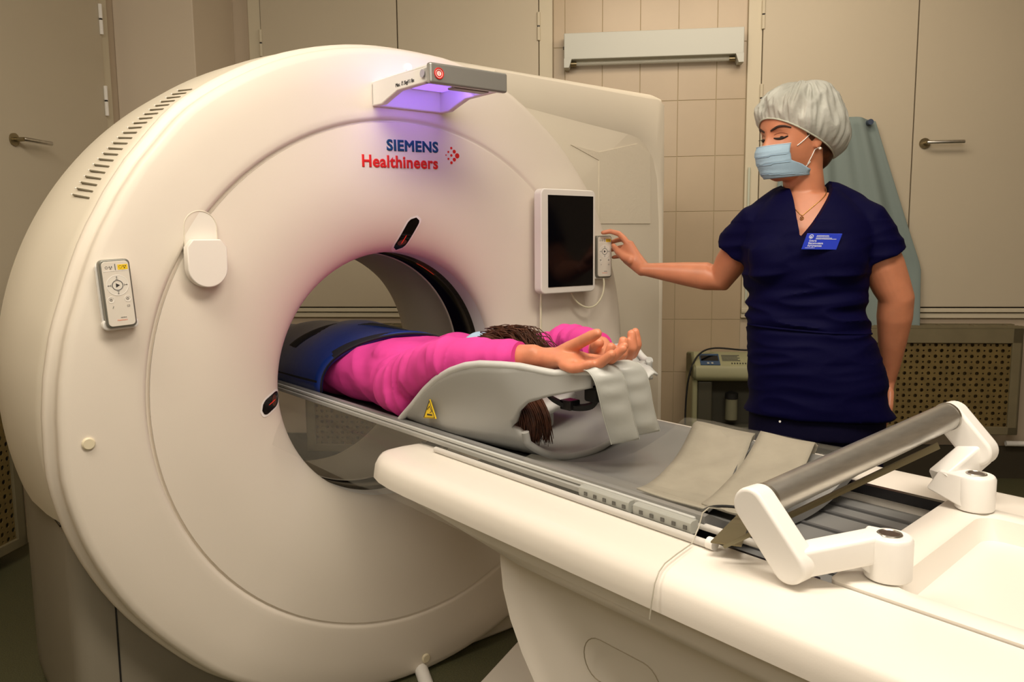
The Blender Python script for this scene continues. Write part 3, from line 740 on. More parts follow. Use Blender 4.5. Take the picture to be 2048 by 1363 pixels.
# sliding board
bd = empty('table_board', (0, .4, .78), TG); tag(bd, 'long dark grey curved sliding board that carries the patient into the bore', 'table board')
def bz(u_): return .792 + .052 * (abs(u_) / .215) ** 2.3
us = [-.215 + .43 * i / 24 for i in range(25)]
sec = [(u_, bz(u_)) for u_ in us] + [(.224, .842), (.226, .832), (.222, .822)] + [(u_, bz(u_) - .016) for u_ in reversed(us[1:-1])] + [(-.222, .822), (-.226, .832), (-.224, .842)]
MB().loft([[(a, w_, b) for a, b in sec] for w_ in (-1.5, -.5, 0, .4, .8, 1.2, 1.285)]).build('board_shell', board, bd, T=TG, smooth=50)
for sg in (-1, 1):
    MB().box((sg * .226, -1.4, .819), (sg * .236, 1.27, .829)).build('edge_rail', greyp, bd, T=TG, smooth=0, bevel=.002, seg=1)
    MB().box((sg * .224, -1.4, .8305), (sg * .231, 1.27, .8385)).build('edge_rail', greyedge, bd, T=TG, smooth=0, bevel=.002, seg=1)
# accessory rails at the near edge
for (wa, wb_) in ((1.035, 1.150), (1.160, 1.275)):
    ar = MB().prism(rrect(-.245, .8165, -.224, .836, .006, 3), 1, wa, wb_).build('accessory_rail', mat('rail_grey', (.38, .39, .36), .4), bd, T=TG, smooth=30)
    k = wa + .014
    while k < wb_ - .01:
        MB().box((-.2465, k, .8225), (-.2445, k + .007, .8285)).build('rail_slot', darkp, ar, T=TG, smooth=0); k += .022
MB().tube([(-.251, .60, .8145), (-.251, 1.315, .8145)], .006, 14).build('white_tube', mat('tube_white', (.62, .60, .56), .35), bd, T=TG)
MB().tube([(-.2225, 1.27, .826), (-.2225, 1.44, .826)], .0055, 14).build('white_tube', MATS['tube_white'], bd, T=TG)
MB().tube([(-.251, 1.313, .8175), (-.251, 1.325, .8175)], .0090, 16).build('tube_end', whitep, bd, T=TG)

# ================================================================== THINGS ON THE TABLE
# moulded head and arm support
hs = empty('head_arm_support', (0, .7, .80), TG); tag(hs, 'moulded grey head and arm support standing on the table board under the patient', 'head support')
def lerp_tab(t, tab):
    if t <= tab[0][0]: return tab[0][1]
    for (a, va), (b, vb) in zip(tab, tab[1:]):
        if t <= b: return va + (vb - va) * (t - a) / (b - a)
    return tab[-1][1]
toph = [(.385, .828), (.40, .842), (.457, .881), (.515, .926), (.56, .955), (.614, .980), (.662, .996), (.701, 1.003), (.75, 1.005), (.787, 1.004), (.816, .998), (.846, .993), (.881, .998), (.92, 1.001)]
topu = [(.385, .213), (.457, .218), (.52, .22), (.614, .22), (.662, .215), (.701, .205), (.748, .190), (.787, .170), (.816, .150), (.846, .132), (.881, .114), (.92, .102)]
botu = [(.385, .198), (.60, .198), (.68, .18), (.77, .148)]
cutt = [(.752, .87), (.765, .888), (.779, .913), (.80, .934), (.836, .948), (.887, .962), (.92, .972)]
def support_section(w_):
    zt = max(.846, lerp_tab(w_, toph)); ut = lerp_tab(w_, topu); ub = lerp_tab(w_, botu)
    if w_ > .752: zt = max(.862, lerp_tab(w_, [(.752, .89), (.79, .862)]))
    near = []
    for i in range(11):
        z = zt + (.845 - zt) * i / 10; t = (z - .845) / max(.02, lerp_tab(w_, toph) - .845)
        dish = .016 * max(0, 1 - ((w_ - .62) / .16) ** 2) * sin(pi * min(1, max(0, t))) ** 1.5
        near.append((ub + (ut - ub) * sin(pi * .5 * min(1, t)) - dish, z))
    out = [(-a, b) for a, b in near]
    for i in range(1, 14):
        q = -1 + 2 * i / 14; out.append((ub * q, .797 + .048 * abs(q) ** 2.4))
    return out + [(a, b) for a, b in reversed(near)]
SW = [.385, .40, .42, .44, .47, .50, .53, .56, .59, .62, .65, .68, .71, .735, .752]
SA = [.752, .765, .779, .80, .82, .836, .86, .887, .92]
rings = [[(a, w_, b) for a, b in support_section(w_)] for w_ in SW]
ms = MB().loft(rings, False, False)
full = rings[-1]; nf = len(full)
low = [full[8:nf - 8]]
for w_, zt in ((.762, .874), (.772, .866), (.782, .860)):
    sec_ = support_section(w_)[8:nf - 8]; zz = [.845 + (zt - .845) * k / 2 for k in (2, 1)]
    ub = lerp_tab(w_, botu)
    sec_ = [(sec_[0][0], zz[0]), (sec_[1][0], zz[1])] + sec_[2:-2] + [(sec_[-2][0], zz[1]), (sec_[-1][0], zz[0])]
    low.append([(a, w_, b) for a, b in sec_])
ms.loft(low, False, False)
for sg in (-1, 1):
    rr = [full[:9] if sg < 0 else full[::-1][:9]]
    for w_ in SA[1:]:
        w_ = w_ if sg < 0 else .752 + (w_ - .752) * .68
        a = lerp_tab(w_, toph); b = lerp_tab(w_, cutt); ut = lerp_tab(w_, topu); ub = lerp_tab(w_, botu)
        row = []
        for i in range(9):
            z = a + (b - a) * i / 8; q = (z - .845) / (a - .845)
            x = ub + (ut - ub) * sin(pi * .5 * min(1, max(0, q)))
            if w_ > .79: x = max(x, ut - .012)
            row.append((sg * x, w_, z))
        rr.append(row)
    ms.loft(rr, False, False)
s0 = ms.build('support_shell', greyp, hs, T=TG, smooth=60)
bm0 = bmesh.new(); bm0.from_mesh(s0.data); bmesh.ops.remove_doubles(bm0, verts=bm0.verts, dist=.0004); bmesh.ops.recalc_face_normals(bm0, faces=bm0.faces); bm0.to_mesh(s0.data); bm0.free()
md = s0.modifiers.new('th', 'SOLIDIFY'); md.thickness = .012; md.offset = 0
P = [(a, .782, b) for a, b in support_section(.78)]
MB().tube(P, .008, 10).build('trough_rim', greyp, hs, T=TG, smooth=60)
for sg in (-1, 1):
    edge = [(sg * lerp_tab(w_, topu), w_, lerp_tab(w_, toph) + .001) for w_ in [.385 + i * (.535 if sg < 0 else .48) / 44 for i in range(45)]]
    MB().tube(edge, .0080, 10).build('edge_bead', greyedge, hs, T=TG, smooth=60)
rows = []
for i in range(9):
    w_ = .80 + .12 * i / 8; hw_ = lerp_tab(w_, topu)
    rows.append([(hw_ * (-1 + 2 * j / 16), w_ - (w_ - .80) * .42 * j / 16, lerp_tab(w_, toph) - .026 + .024 * abs(-1 + 2 * j / 16) ** 2) for j in range(17)])
s2 = MB().loft(rows, False, False).build('hand_platform', greyp, hs, T=TG, smooth=60)
s2.modifiers.new('th', 'SOLIDIFY').thickness = .01
# head cushion
rows = []
for i in range(8):
    w_ = .43 + .20 * i / 7
    rows.append([(.12 * (-1 + 2 * j / 14), w_, .868 + .035 * abs(-1 + 2 * j / 14) ** 2) for j in range(15)])
s3 = MB().loft(rows, False, False).build('head_cushion', mat('cushion_white', (.6, .6, .58), .7), hs, T=TG, smooth=60)
s3.modifiers.new('th', 'SOLIDIFY').thickness = .02
MB().box((-.09, .45, .812), (.09, .60, .86)).build('cushion_block', greyp, hs, T=TG, smooth=0, bevel=.01)
# warning triangle
wc = (-.2305, .528, .879)
MB().prism([(.504, .862), (.554, .868), (.531, .908)], 0, -.2195, -.2165).build('warning_label', yellow, hs, T=TG, smooth=0)
MB().tube([(-.2198, .507, .864), (-.2198, .551, .8695), (-.2198, .531, .905)], .0010, 6, False, True).build('label_border', ink, hs, T=TG)
MB().prism([(.521, .871), (.541, .873), (.541, .876), (.521, .8745)], 0, -.2203, -.2190).build('label_pictogram', ink, hs, T=TG, smooth=0)
MB().tube([(-.2200, .522, .884), (-.2200, .531, .893), (-.2200, .540, .8825), (-.2200, .533, .879)], .0008, 6).build('label_pictogram', ink, hs, T=TG)
# black head strap dangling under the platform
st = MB(); 
P = smooth_path([(-.115, .80, .955), (-.10, .815, .935), (-.08, .85, .922), (-.06, .885, .928), (-.05, .90, .955)])
st.loft([[(p[0] - .012, p[1] + .002, p[2] + .004), (p[0] + .004, p[1] - .014, p[2] + .004), (p[0] + .006, p[1] - .012, p[2] - .006), (p[0] - .010, p[1] + .004, p[2] - .006)] for p in P])
bs = st.build('head_strap', rubber, T=TG, smooth=0); tag(bs, 'black fabric head strap hanging under the grey support', 'strap')
MB().cbox((-.085, .84, .926), (.03, .03, .02)).build('buckle', darkp, bs, T=TG, smooth=0, bevel=.003)
MB().cbox((-.055, .885, .950), (.04, .035, .03)).build('strap_end', rubber, bs, T=TG, smooth=0, bevel=.006)

# quilted silver-grey pad with two lobes hanging over the end of the support
qp = empty('quilted_pad', (-.05, .93, .90), TG); tag(qp, 'silver-grey quilted pad with two lobes hanging over the end of the head support', 'pad')
qm = mat('quilted_silver', (.44, .45, .42), .38, bump=.25, bscale=55)
for k in (0, 1):
    path = [(-.100 + .064 * k, .80, .990), (-.096 + .064 * k, .86, .992), (-.092 + .064 * k, .90, 1.004), (-.089 + .064 * k, .93, 1.010), (-.085 + .064 * k, .947, .994), (-.077 + .064 * k, .951, .965), (-.062 + .062 * k, .950, .92), (-.038 + .060 * k, .948, .862 + .007 * k)]
    path = smooth_path(path, 8); rings = []
    for i, p in enumerate(path):
        a = path[min(i + 1, len(path) - 1)] - path[max(i - 1, 0)]; a.normalize()
        sd = Vector((1, .25, .06)).normalized(); nr_ = sd.cross(a).normalized()
        if nr_.y < 0 and nr_.z < .3: nr_ = nr_
        t = i / (len(path) - 1); hw_ = .0315 * min(1, .8 + t * 4) ; e = min(1, min(t, 1 - t) * 14)
        ring = []
        for q in range(18):
            an = 2 * pi * q / 18; cx_ = cos(an); sx_ = sin(an)
            puck = 1 - .22 * abs(sin(i * .83 + k)) * abs(cx_) ** 3
            th_ = .0075 * (.25 + .75 * e) * (1 - abs(cx_) ** 4 * .75) * (1 + .18 * sin(i * .83 + k * 2))
            ring.append(p + sd * cx_ * hw_ * (.985 + .03 * puck) + nr_ * sx_ * th_)
        rings.append(ring)
    lo = MB().loft(rings).build('pad_lobe', qm, qp, T=TG, smooth=180)
    for sgn in (-1, 1):
        MB().tube([path[i] + Vector((1, .25, .06)).normalized() * sgn * .032 * min(1, .8 + i / (len(path) - 1) * 4) for i in range(2, len(path))], .0011, 5).build('seam', mat('seam_grey', (.5, .51, .47), .6), lo, T=TG)
fb = MB().loft([[(.01 + .07 * i / 6, .86 + .022 * j, 1.0 + .010 * sin(i + j) - .008 * j) for i in range(7)] for j in range(4)], False, False).build('foam_sheet', mat('foam_white', (.55, .56, .54), .6), T=TG, smooth=60)
fb.modifiers.new('th', 'SOLIDIFY').thickness = .006
tag(fb, 'thin pale foam sheet lying under the patient\'s far hand', 'foam sheet')

# grey positioning mats draped over the far edge and down into the trough
fm = mat('felt_strap', (.33, .30, .235), .85, var=.10, vscale=14, bump=.25, bscale=180)
def drape(name, w_a, w_b, skew, u_end, lift, label, lift2=0, far=.0, shift=0, mt=fm):
    NU, NW = 34, 8; rows = []
    for i in range(NU + 1):
        t = i / NU
        s_ = .285 - (.285 - u_end) * t       # from beyond the far edge to the near side
        row = []
        for j in range(NW + 1):
            q = j / NW
            if s_ > .236: u_ = .236 + .012 * (s_ - .236) / .05; z = .846 - (s_ - .236) * .6 + lift
            elif s_ > .215: u_ = s_; z = .851 + lift
            else: u_ = s_; z = bz(u_) + .004 + lift + lift2 * sin(pi * t) 
            w_ = w_a + (w_b - w_a) * q + skew * t + shift * t * t
            row.append((u_, w_, z + .0012 * sin(9 * t + 5 * q)))
        rows.append(row)
    m_ = MB().loft(rows, False, False).build(name, mt, T=TG, smooth=60)
    m_.modifiers.new('th', 'SOLIDIFY').thickness = .003
    tag(m_, label, 'positioning mat'); return m_
drape('positioning_mat', .88, 1.03, .21, -.16, .002, 'grey felt positioning mat draped over the board, nearer the patient\'s hands', .014)
drape('positioning_mat', 1.055, 1.175, .15, -.13, .008, 'grey felt positioning mat draped over the board beside the roller bar', .02)
for q in range(3):
    P = smooth_path([(.19, 1.085 + .012 * q, .846), (.12, 1.10 + .01 * q, .826 + .002 * q), (.04, 1.14 + .012 * q, .815), (-.06, 1.19 + .01 * q, .808 + .002 * q), (-.15, 1.235 - .01 * q, .822)])
    tag(MB().tube(P, .0022, 8).build('sensor_wire', mat('wire_dark', (.10, .10, .095), .5), T=TG), 'thin dark sensor wires lying between the two grey mats', 'wire', 'wires between the mats')
tag(MB().tube(smooth_path([(-.20, 1.255, .835), (-.19, 1.275, .848), (-.17, 1.31, .85), (-.16, 1.35, .84), (-.165, 1.38, .828)]), .0022, 8).build('black_wire', rubber, T=TG), 'black wire lying at the end of the slotted rail', 'wire')

# clear protective film over board, rail and side
flm = mat('clear_film', (.50, .48, .40), .06, alpha=.11, spec=.5)
secf = [(-.395, .752), (-.391, .775), (-.384, .797), (-.372, .810), (-.355, .8155), (-.32, .8165), (-.27, .8160), (-.246, .834), (-.236, .852), (-.22, .856)] + [(-.215 + .43 * i / 20, bz(-.215 + .43 * i / 20) + .016) for i in range(1, 20)] + [(.22, .862), (.235, .862), (.245, .850)]
def film_rows(ws, sec):
    rows = []
    for w_ in ws:
        t = max(0, min(1, (w_ - .5) / .1))
        rows.append([(a, w_ - (0 if a > -.25 else .0), b) for a, b in sec])
    return rows
W1 = [.88, .95, 1.02, 1.09, 1.16, 1.23, 1.29]
rows = []
for i, w_ in enumerate(W1):
    row = []
    for a, b in secf:
        ww = w_
        if w_ > 1.2: ww = w_ + (.04 * min(1, max(0, (-.24 - a) / .15)) if a < -.24 else -.03 * (a + .24) / .48)
        row.append((a, ww, b + .0015 * sin(w_ * 40 + a * 30) * (1 if a > -.2 else 0)))
    rows.append(row)
film = MB().loft(rows, False, False)
W2 = [-.60, -.3, 0, .2, .35, .45, .52, .60, .70, .80, .88]
film.loft([[(a, w_, b) for a, b in ([(-.395, .752), (-.391, .775), (-.384, .797), (-.372, .810), (-.355, .8155), (-.32, .8165), (-.27, .8160), (-.246, .834), (-.2405, .842)] if w_ > .55 else [(-.395, .745), (-.385, .765), (-.37, .785), (-.352, .800), (-.33, .808), (-.30, .812), (-.265, .815), (-.246, .832), (-.2405, .840)])] for w_ in W2], False, False)
fo = film.build('clear_film', flm, T=TG, smooth=60); tag(fo, 'transparent protective film draped over the board and hanging down the near rail', 'protective film')
fo['kind'] = 'thing'
MB().tube([p for p in [(secf[i][0], rows[-1][i][1], secf[i][1]) for i in range(len(secf))]], .0010, 5).build('film_edge', mat('film_edge', (.45, .42, .34), .3), fo, T=TG)

# roller bar on two cranked white arms
rb = empty('roller_bar', (0, 1.5, .82), TG); tag(rb, 'brushed metal paper-roll bar carried by two cranked white arms at the foot of the table', 'roll holder')
def arm_link(P, hw_, u_a, u_b, name, ud=None):
    # P: three (w,z) points; flat bar with rounded end
    L = []; Rr = []
    d1 = (Vector(P[1]) - Vector(P[0])).normalized(); d2 = (Vector(P[2]) - Vector(P[1])).normalized()
    n1 = Vector((-d1.y, d1.x)); n2 = Vector((-d2.y, d2.x))
    poly = []
    a0 = math.degrees(atan2(n1.y, n1.x))
    poly += arc(P[0][0], P[0][1], hw_, a0, a0 + 180, 14)
    cr = d1.x * d2.y - d1.y * d2.x
    # outer corner rounded, inner corner small
    b0 = math.degrees(atan2(-n1.y, -n1.x)); b1 = math.degrees(atan2(-n2.y, -n2.x))
    while b1 < b0 - 180: b1 += 360
    while b1 > b0 + 180: b1 -= 360
    if cr > 0:
        poly += arc(P[1][0], P[1][1], hw_, b0, b1, 8)
        poly += [tuple(Vector(P[2]) - n2 * hw_ * .8), tuple(Vector(P[2]) + n2 * hw_ * .8)]
        k = (n1 + n2).normalized(); c_ = hw_ / max(.3, k.dot(n1)); poly += [tuple(Vector(P[1]) + k * c_)]
    return poly
def plate(P0, P1, hw_, u_a, u_b):
    d1 = (Vector(P1) - Vector(P0)).normalized(); a0 = math.degrees(atan2(d1.x, -d1.y))
    poly = arc(P0[0], P0[1], hw_, a0, a0 + 180, 14) + arc(P1[0], P1[1], hw_, a0 + 180, a0 + 360, 14)
    return MB().prism(poly, 0, u_a, u_b)
def link(P, Q, wa, ha, name):
    P = Vector(P); Q = Vector(Q); t = (Q - P).normalized(); sv = Vector((0, 0, 1)).cross(t).normalized(); uv = t.cross(sv)
    sec_ = rrect(-wa, -ha, wa, ha, .006, 4); rings = []
    for q, k in ((0, .92), (.03, 1), (.97, 1), (1, .95)):
        c = P.lerp(Q, q); rings.append([c + sv * x * k + uv * y * k for x, y in sec_])
    return MB().loft(rings)
plate((1.403, .902), (1.462, .838), .0245, -.288, -.252).build('arm', whitep, rb, T=TG, smooth=30, bevel=.006)
link((-.272, 1.456, .838), (-.178, 1.524, .858), .019, .0185, '').build('arm_crank', whitep, rb, T=TG, smooth=30)
plate((1.427, .950), (1.474, .900), .0245, .236, .272).build('arm', whitep, rb, T=TG, smooth=30, bevel=.006)
link((.262, 1.470, .898), (.186, 1.445, .852), .019, .0215, '').build('arm_crank', whitep, rb, T=TG, smooth=30)
MB().tube([(-.172, 1.536, .817), (-.172, 1.536, .868), (-.172, 1.536, .874)], [.029, .029, .026], 28).loft([[(-.200, 1.50, .835), (-.16, 1.49, .835), (-.16, 1.50, .874), (-.196, 1.51, .874)], [(-.199, 1.54, .818), (-.146, 1.54, .818), (-.146, 1.54, .873), (-.199, 1.54, .873)]]).build('base_socket', whitep, rb, T=TG, smooth=40, bevel=.003)
MB().tube([(.197, 1.493, .817), (.197, 1.493, .868), (.197, 1.493, .874)], [.029, .029, .026], 28).loft([[(.165, 1.43, .842), (.205, 1.425, .850), (.205, 1.44, .876), (.175, 1.445, .874)], [(.170, 1.495, .818), (.224, 1.495, .818), (.224, 1.495, .873), (.170, 1.495, .873)]]).build('base_socket', whitep, rb, T=TG, smooth=40, bevel=.003)
for (a, b) in ((-.172, 1.536), (.197, 1.493)):
    MB().tube([(a + .014 * cos(2 * pi * k / 24), b + .014 * sin(2 * pi * k / 24), .8745) for k in range(24)], .0018, 8, False, True).build('socket_ring', steel, rb, T=TG)
    MB().disc((a, b, .8735), (0, 0, 1), .0125, .0014, 24).build('socket_hole', mat('hole_brown', (.05, .03, .02), .5), rb, T=TG)
MB().tube([(-.250, 1.403, .902), (.236, 1.428, .952)], .0225, 32).build('roller', brushed, rb, T=TG, smooth=60)
MB().tube([(-.254, 1.403, .9015), (-.247, 1.4033, .902)], .0238, 32).build('roller_collar', steel, rb, T=TG)
MB().tube([(.232, 1.4275, .9515), (.237, 1.428, .952)], .0238, 32).build('roller_collar', steel, rb, T=TG)
# tear-off blade under the roller
bm_ = mat('blade_metal', (.22, .19, .11), .4, metal=.7)
MB().loft([[(-.282, 1.360, .834), (-.282, 1.364, .831), (-.24, 1.405, .861), (-.24, 1.401, .865)], [(-.235, 1.40, .868), (-.235, 1.405, .864), (-.23, 1.41, .865), (-.23, 1.405, .869)], [(.17, 1.437, .918), (.17, 1.442, .914), (.17, 1.447, .911), (.17, 1.442, .921)]]).build('tear_bar', bm_, rb, T=TG, smooth=0)
bl = MB().prism([(-.275, 1.335), (-.10, 1.272), (-.10, 1.285), (-.255, 1.372)], 2, .829, .8315).build('blade', bm_, rb, T=TG, smooth=0)
#@@PEOPLE
# ------------------------------------------------------------------ figure helpers
def solidify(mb, voxel, smooth_it=6, T=TW, factor=.6):
    me = mb.mesh(T, Vector((0, 0, 0)), 180)
    o = D.objects.new('tmp', me); COL.objects.link(o)
    r = o.modifiers.new('r', 'REMESH'); r.mode = 'VOXEL'; r.voxel_size = voxel; r.use_smooth_shade = True
    if smooth_it:
        s_ = o.modifiers.new('s', 'SMOOTH'); s_.iterations = smooth_it; s_.factor = factor
    dg = bpy.context.evaluated_depsgraph_get(); dg.update()
    out = D.meshes.new_from_object(o.evaluated_get(dg)); D.objects.remove(o)
    out.polygons.foreach_set('use_smooth', [True] * len(out.polygons))
    return out
def cut(me, cutters, solver='EXACT'):
    o = D.objects.new('tmp', me); COL.objects.link(o); tmp = [o]
    for c in cutters:
        cm = c.mesh(TW, Vector((0, 0, 0)), 0); co = D.objects.new('cut', cm); COL.objects.link(co); tmp.append(co)
        b = o.modifiers.new('b', 'BOOLEAN'); b.operation = 'DIFFERENCE'; b.object = co; b.solver = solver
    dg = bpy.context.evaluated_depsgraph_get(); dg.update()
    out = D.meshes.new_from_object(o.evaluated_get(dg))
    for t in tmp: D.objects.remove(t)
    out.polygons.foreach_set('use_smooth', [True] * len(out.polygons))
    out.set_sharp_from_angle(angle=radians(50))
    return out
def displace(me, fn):
    me.update()
    ns = [v.normal.copy() for v in me.vertices]
    for v, n_ in zip(me.vertices, ns):
        d = fn(v.co, n_)
        if d: v.co = v.co + (n_ * d if not isinstance(d, Vector) else d)
    me.update()
from mathutils.bvhtree import BVHTree
def bvh_of(me):
    return BVHTree.FromPolygons([v.co.copy() for v in me.vertices], [tuple(p.vertices) for p in me.polygons])
skin = mat('skin', (.60, .235, .125), .42, sss=.12, bump=.06, bscale=500, var=.10, vscale=22)
skin2 = mat('skin_patient', (.67, .25, .135), .42, sss=.12, bump=.06, bscale=500, var=.12, vscale=26)
navy = mat('navy_scrubs', (.0011, .0007, .027), .7, bump=.12, bscale=260, spec=.10)
navyd = mat('navy_trousers', (.002, .0015, .018), .8, bump=.12, bscale=260, spec=.15)
pink = mat('pink_jersey', (.74, .06, .33), .75, bump=.10, bscale=320, spec=.25, var=.08, vscale=9)
apron = mat('blue_lead_apron', (.006, .028, .19), .38, bump=.15, bscale=60, spec=.5)
hairm = mat('brown_hair', (.075, .025, .010), .45, var=.5, vscale=60, spec=.3)
capm = mat('cap_fabric', (.64, .65, .59), .8, bump=.5, bscale=120, alpha=.84, col2=(.46, .465, .41), vscale=14)
maskb = mat('mask_blue', (.36, .52, .66), .7, bump=.15, bscale=250)
maskw = mat('mask_pale', (.52, .62, .72), .7)
elastic = mat('white_elastic', (.85, .84, .80), .6)
gold = mat('gold', (.62, .34, .10), .3, metal=.9)

def head_mesh(mb, O, F, S, Z, sc=1.0, nose=True):
    tab = [(-.006, .070, .0, .016), (.0, .084, .010, .030), (.010, .092, .028, .041), (.028, .095, .048, .052), (.05, .094, .062, .0605), (.075, .0935, .078, .0665), (.10, .092, .089, .0705), (.125, .0905, .095, .0735), (.15, .093, .098, .0745), (.175, .0885, .096, .0715), (.195, .076, .088, .063), (.212, .055, .068, .047), (.222, .030, .040, .028), (.226, .010, .014, .010)]
    N_ = 72; rings = []
    L = 62
    for i in range(L + 1):
        z = tab[0][0] + (tab[-1][0] - tab[0][0]) * i / L
        f = lerp_tab(z, [(t[0], t[1]) for t in tab]); b = lerp_tab(z, [(t[0], t[2]) for t in tab]); w_ = lerp_tab(z, [(t[0], t[3]) for t in tab])
        ring = []
        for k in range(N_):
            a = 2 * pi * k / N_; c, s_ = cos(a), sin(a)
            y = f * (abs(c) ** .92) if c > 0 else -b * (abs(c) ** .95); x = w_ * (1 if s_ > 0 else -1) * abs(s_) ** .95
            if c > 0 and nose:
                g = lambda v, m, s: math.exp(-((v - m) / s) ** 2)
                y += lerp_tab(z, [(.045, 0), (.058, .006), (.070, .026), (.078, .026), (.095, .016), (.112, .007), (.13, .003), (.145, 0)]) * g(x, 0, lerp_tab(z, [(.06, .013), (.08, .012), (.11, .009), (.14, .014)]))
                for sg in (-1, 1):
                    y -= .011 * g(x, sg * .031, .015) * g(z, .111, .012)
                    y += .006 * g(x, sg * .031, .0125) * g(z, .110, .0075)
                    y += .004 * g(x, sg * .030, .018) * g(z, .134, .007)
                    y += .004 * g(x, sg * .042, .016) * g(z, .078, .016)
                y += .006 * g(x, 0, .02) * g(z, .036, .008) - .003 * g(x, 0, .02) * g(z, .044, .003)
            ring.append(O + (F * y + S * x + Z * z) * sc)
        rings.append(ring)
    mb.loft(rings)
    for sg in (-1, 1):
        c = O + (F * -.012 + S * sg * .073 + Z * .100) * sc
        rm = Matrix((S * sg, F, Z)).transposed() @ Matrix.Rotation(radians(12), 3, 'Z')
        mb.ellipsoid(c, (.007 * sc, .015 * sc, .030 * sc), rm, 16, 10)
        mb.ellipsoid(c - Z * .022 * sc + F * .004 * sc, (.005 * sc, .008 * sc, .009 * sc), rm, 12, 8)

# ================================================================== NURSE
pn = empty('person', (.86, 2.27, 0)); tag(pn, 'standing woman in navy scrubs, white bouffant cap and blue mask', 'person')
F = Vector((-.905, -.415, -.10)).normalized(); S = Vector((.415, -.905, 0)); S = (S - F * S.dot(F)).normalized(); Z = S.cross(F) * -1
if Z.z < 0: Z = -Z
O = Vector((.785, 2.27, 1.419))
bd_ = MB(); head_mesh(bd_, O, F, S, Z)
FT = Vector((-.33, -.94, 0)).normalized(); ST = Vector((.94, -.33, 0)).normalized()
def torso_rings(tab, k=1.0, dd=0):
    rings = []
    for (z, cx_, cy_, a, b) in tab:
        c = Vector((cx_, cy_, z)); ring = []
        for i in range(40):
            t = 2 * pi * i / 40; c_, s_ = cos(t), sin(t)
            e = .86
            ring.append(c + ST * (a * k + dd) * abs(c_) ** e * (1 if c_ > 0 else -1) + FT * (b * k + dd) * abs(s_) ** e * (1 if s_ > 0 else -1))
        rings.append(ring)
    return rings
TOR = [(.74, .864, 2.27, .164, .116), (.80, .862, 2.27, .170, .120), (.86, .860, 2.27, .168, .119), (.93, .850, 2.27, .160, .113), (1.0, .834, 2.27, .146, .102), (1.06, .824, 2.27, .141, .097), (1.12, .820, 2.27, .145, .100), (1.18, .820, 2.27, .154, .108), (1.235, .822, 2.27, .160, .110), (1.28, .826, 2.27, .156, .102), (1.32, .826, 2.272, .134, .088), (1.35, .823, 2.275, .105, .075), (1.375, .820, 2.278, .080, .064)]
bd_.loft(torso_rings(TOR, .955, -.004))
bd_.chain([((.818, 2.285, 1.34), .062, .058), ((.812, 2.28, 1.39), .0555, .054), ((.803, 2.275, 1.44), .053, .054), ((.800, 2.27, 1.50), .055)], 24)
bd_.chain([((.74, 2.305, 1.315), .034), ((.80, 2.285, 1.360), .042), ((.91, 2.255, 1.325), .036)], 20)
# breasts
for sx, in ((-.075,), (.08,)):
    c = Vector((.82, 2.27, 1.20)) + ST * sx + FT * .072
    bd_.ellipsoid(c, (.062, .055, .062), None, 20, 12)
# raised right arm
sR, eR = Vector((.698, 2.315, 1.300)), Vector((.626, 2.435, 1.138)); wR = TG((.724, .300, 1.162))
bd_.chain([(sR - Vector((0, 0, .006)), .044), (sR.lerp(eR, .35), .047), (sR.lerp(eR, .75), .045), (eR, .042), (eR.lerp(wR, .18), .0425), (eR.lerp(wR, .45), .036), (eR.lerp(wR, .75), .027), (wR, .0235, .019)], 24)
# hanging left arm
sL, eL, wL = Vector((.960, 2.225, 1.300)), Vector((1.056, 2.225, 1.088)), Vector((1.080, 2.295, .845))
bd_.chain([(sL - Vector((0, 0, .006)), .046), (sL.lerp(eL, .3), .053), (sL.lerp(eL, .6), .055), (sL.lerp(eL, .85), .050), (eL, .0465), (eL.lerp(wL, .22), .0465), (eL.lerp(wL, .5), .038), (eL.lerp(wL, .8), .027), (wL, .023, .018)], 24)
bd_.ellipsoid(eL + Vector((.030, .022, -.002)), (.018, .018, .022), None, 12, 8)
# left hand hanging, seen edge on
hk0 = wL + Vector((-.002, .010, -.075))
bd_.chain([(wL, .022, .016, (0.25, 1, 0)), (wL + Vector((-.002, .005, -.035)), .034, .016, (.25, 1, 0)), (hk0, .038, .014, (.25, 1, 0))], 20)
for q, (ln, off) in enumerate(((.070, -.030), (.082, -.011), (.076, .009), (.060, .027))):
    b0 = hk0 + Vector((.25, 1, 0)).normalized() * off
    bd_.chain([(b0 + Vector((0, 0, .02)), .0085), (b0 + Vector((-.002, 0, -ln * .4)), .0088), (b0 + Vector((-.008, 0, -ln * .75)), .0080), (b0 + Vector((-.017, 0, -ln)), .0072)], 12)
b0 = wL + Vector((-.006, -.022, -.03)); bd_.chain([(b0, .012), (b0 + Vector((-.010, -.022, -.035)), .0105), (b0 + Vector((-.014, -.026, -.07)), .0085)], 12)
# right hand round the control
def G3(*p): return TG(p)
sd = (TG((0, 0, 1)) - TG((0, 0, 0)) + (TG((0, 1, 0)) - TG((0, 0, 0))) * .3).normalized()
bd_.chain([(wR, .0235, .019), (G3(.727, .262, 1.188), .030, .020, sd), (G3(.728, .240, 1.205), .035, .0195, sd), (G3(.728, .222, 1.224), .037, .0165, sd)], 24)
bd_.chain([(G3(.724, .236, 1.238), .0105), (G3(.724, .218, 1.256), .0105), (G3(.727, .192, 1.273), .0095), (G3(.715, .165, 1.281), .0085), (G3(.696, .150, 1.277), .0072)], 14)
bd_.chain([(G3(.742, .230, 1.228), .0105), (G3(.748, .206, 1.246), .0102), (G3(.757, .178, 1.256), .0092), (G3(.759, .150, 1.252), .0082), (G3(.754, .132, 1.246), .0074)], 14)
bd_.chain([(G3(.748, .230, 1.212), .0102), (G3(.758, .205, 1.224), .0100), (G3(.764, .176, 1.230), .0090), (G3(.763, .148, 1.226), .0080), (G3(.756, .132, 1.221), .0072)], 14)
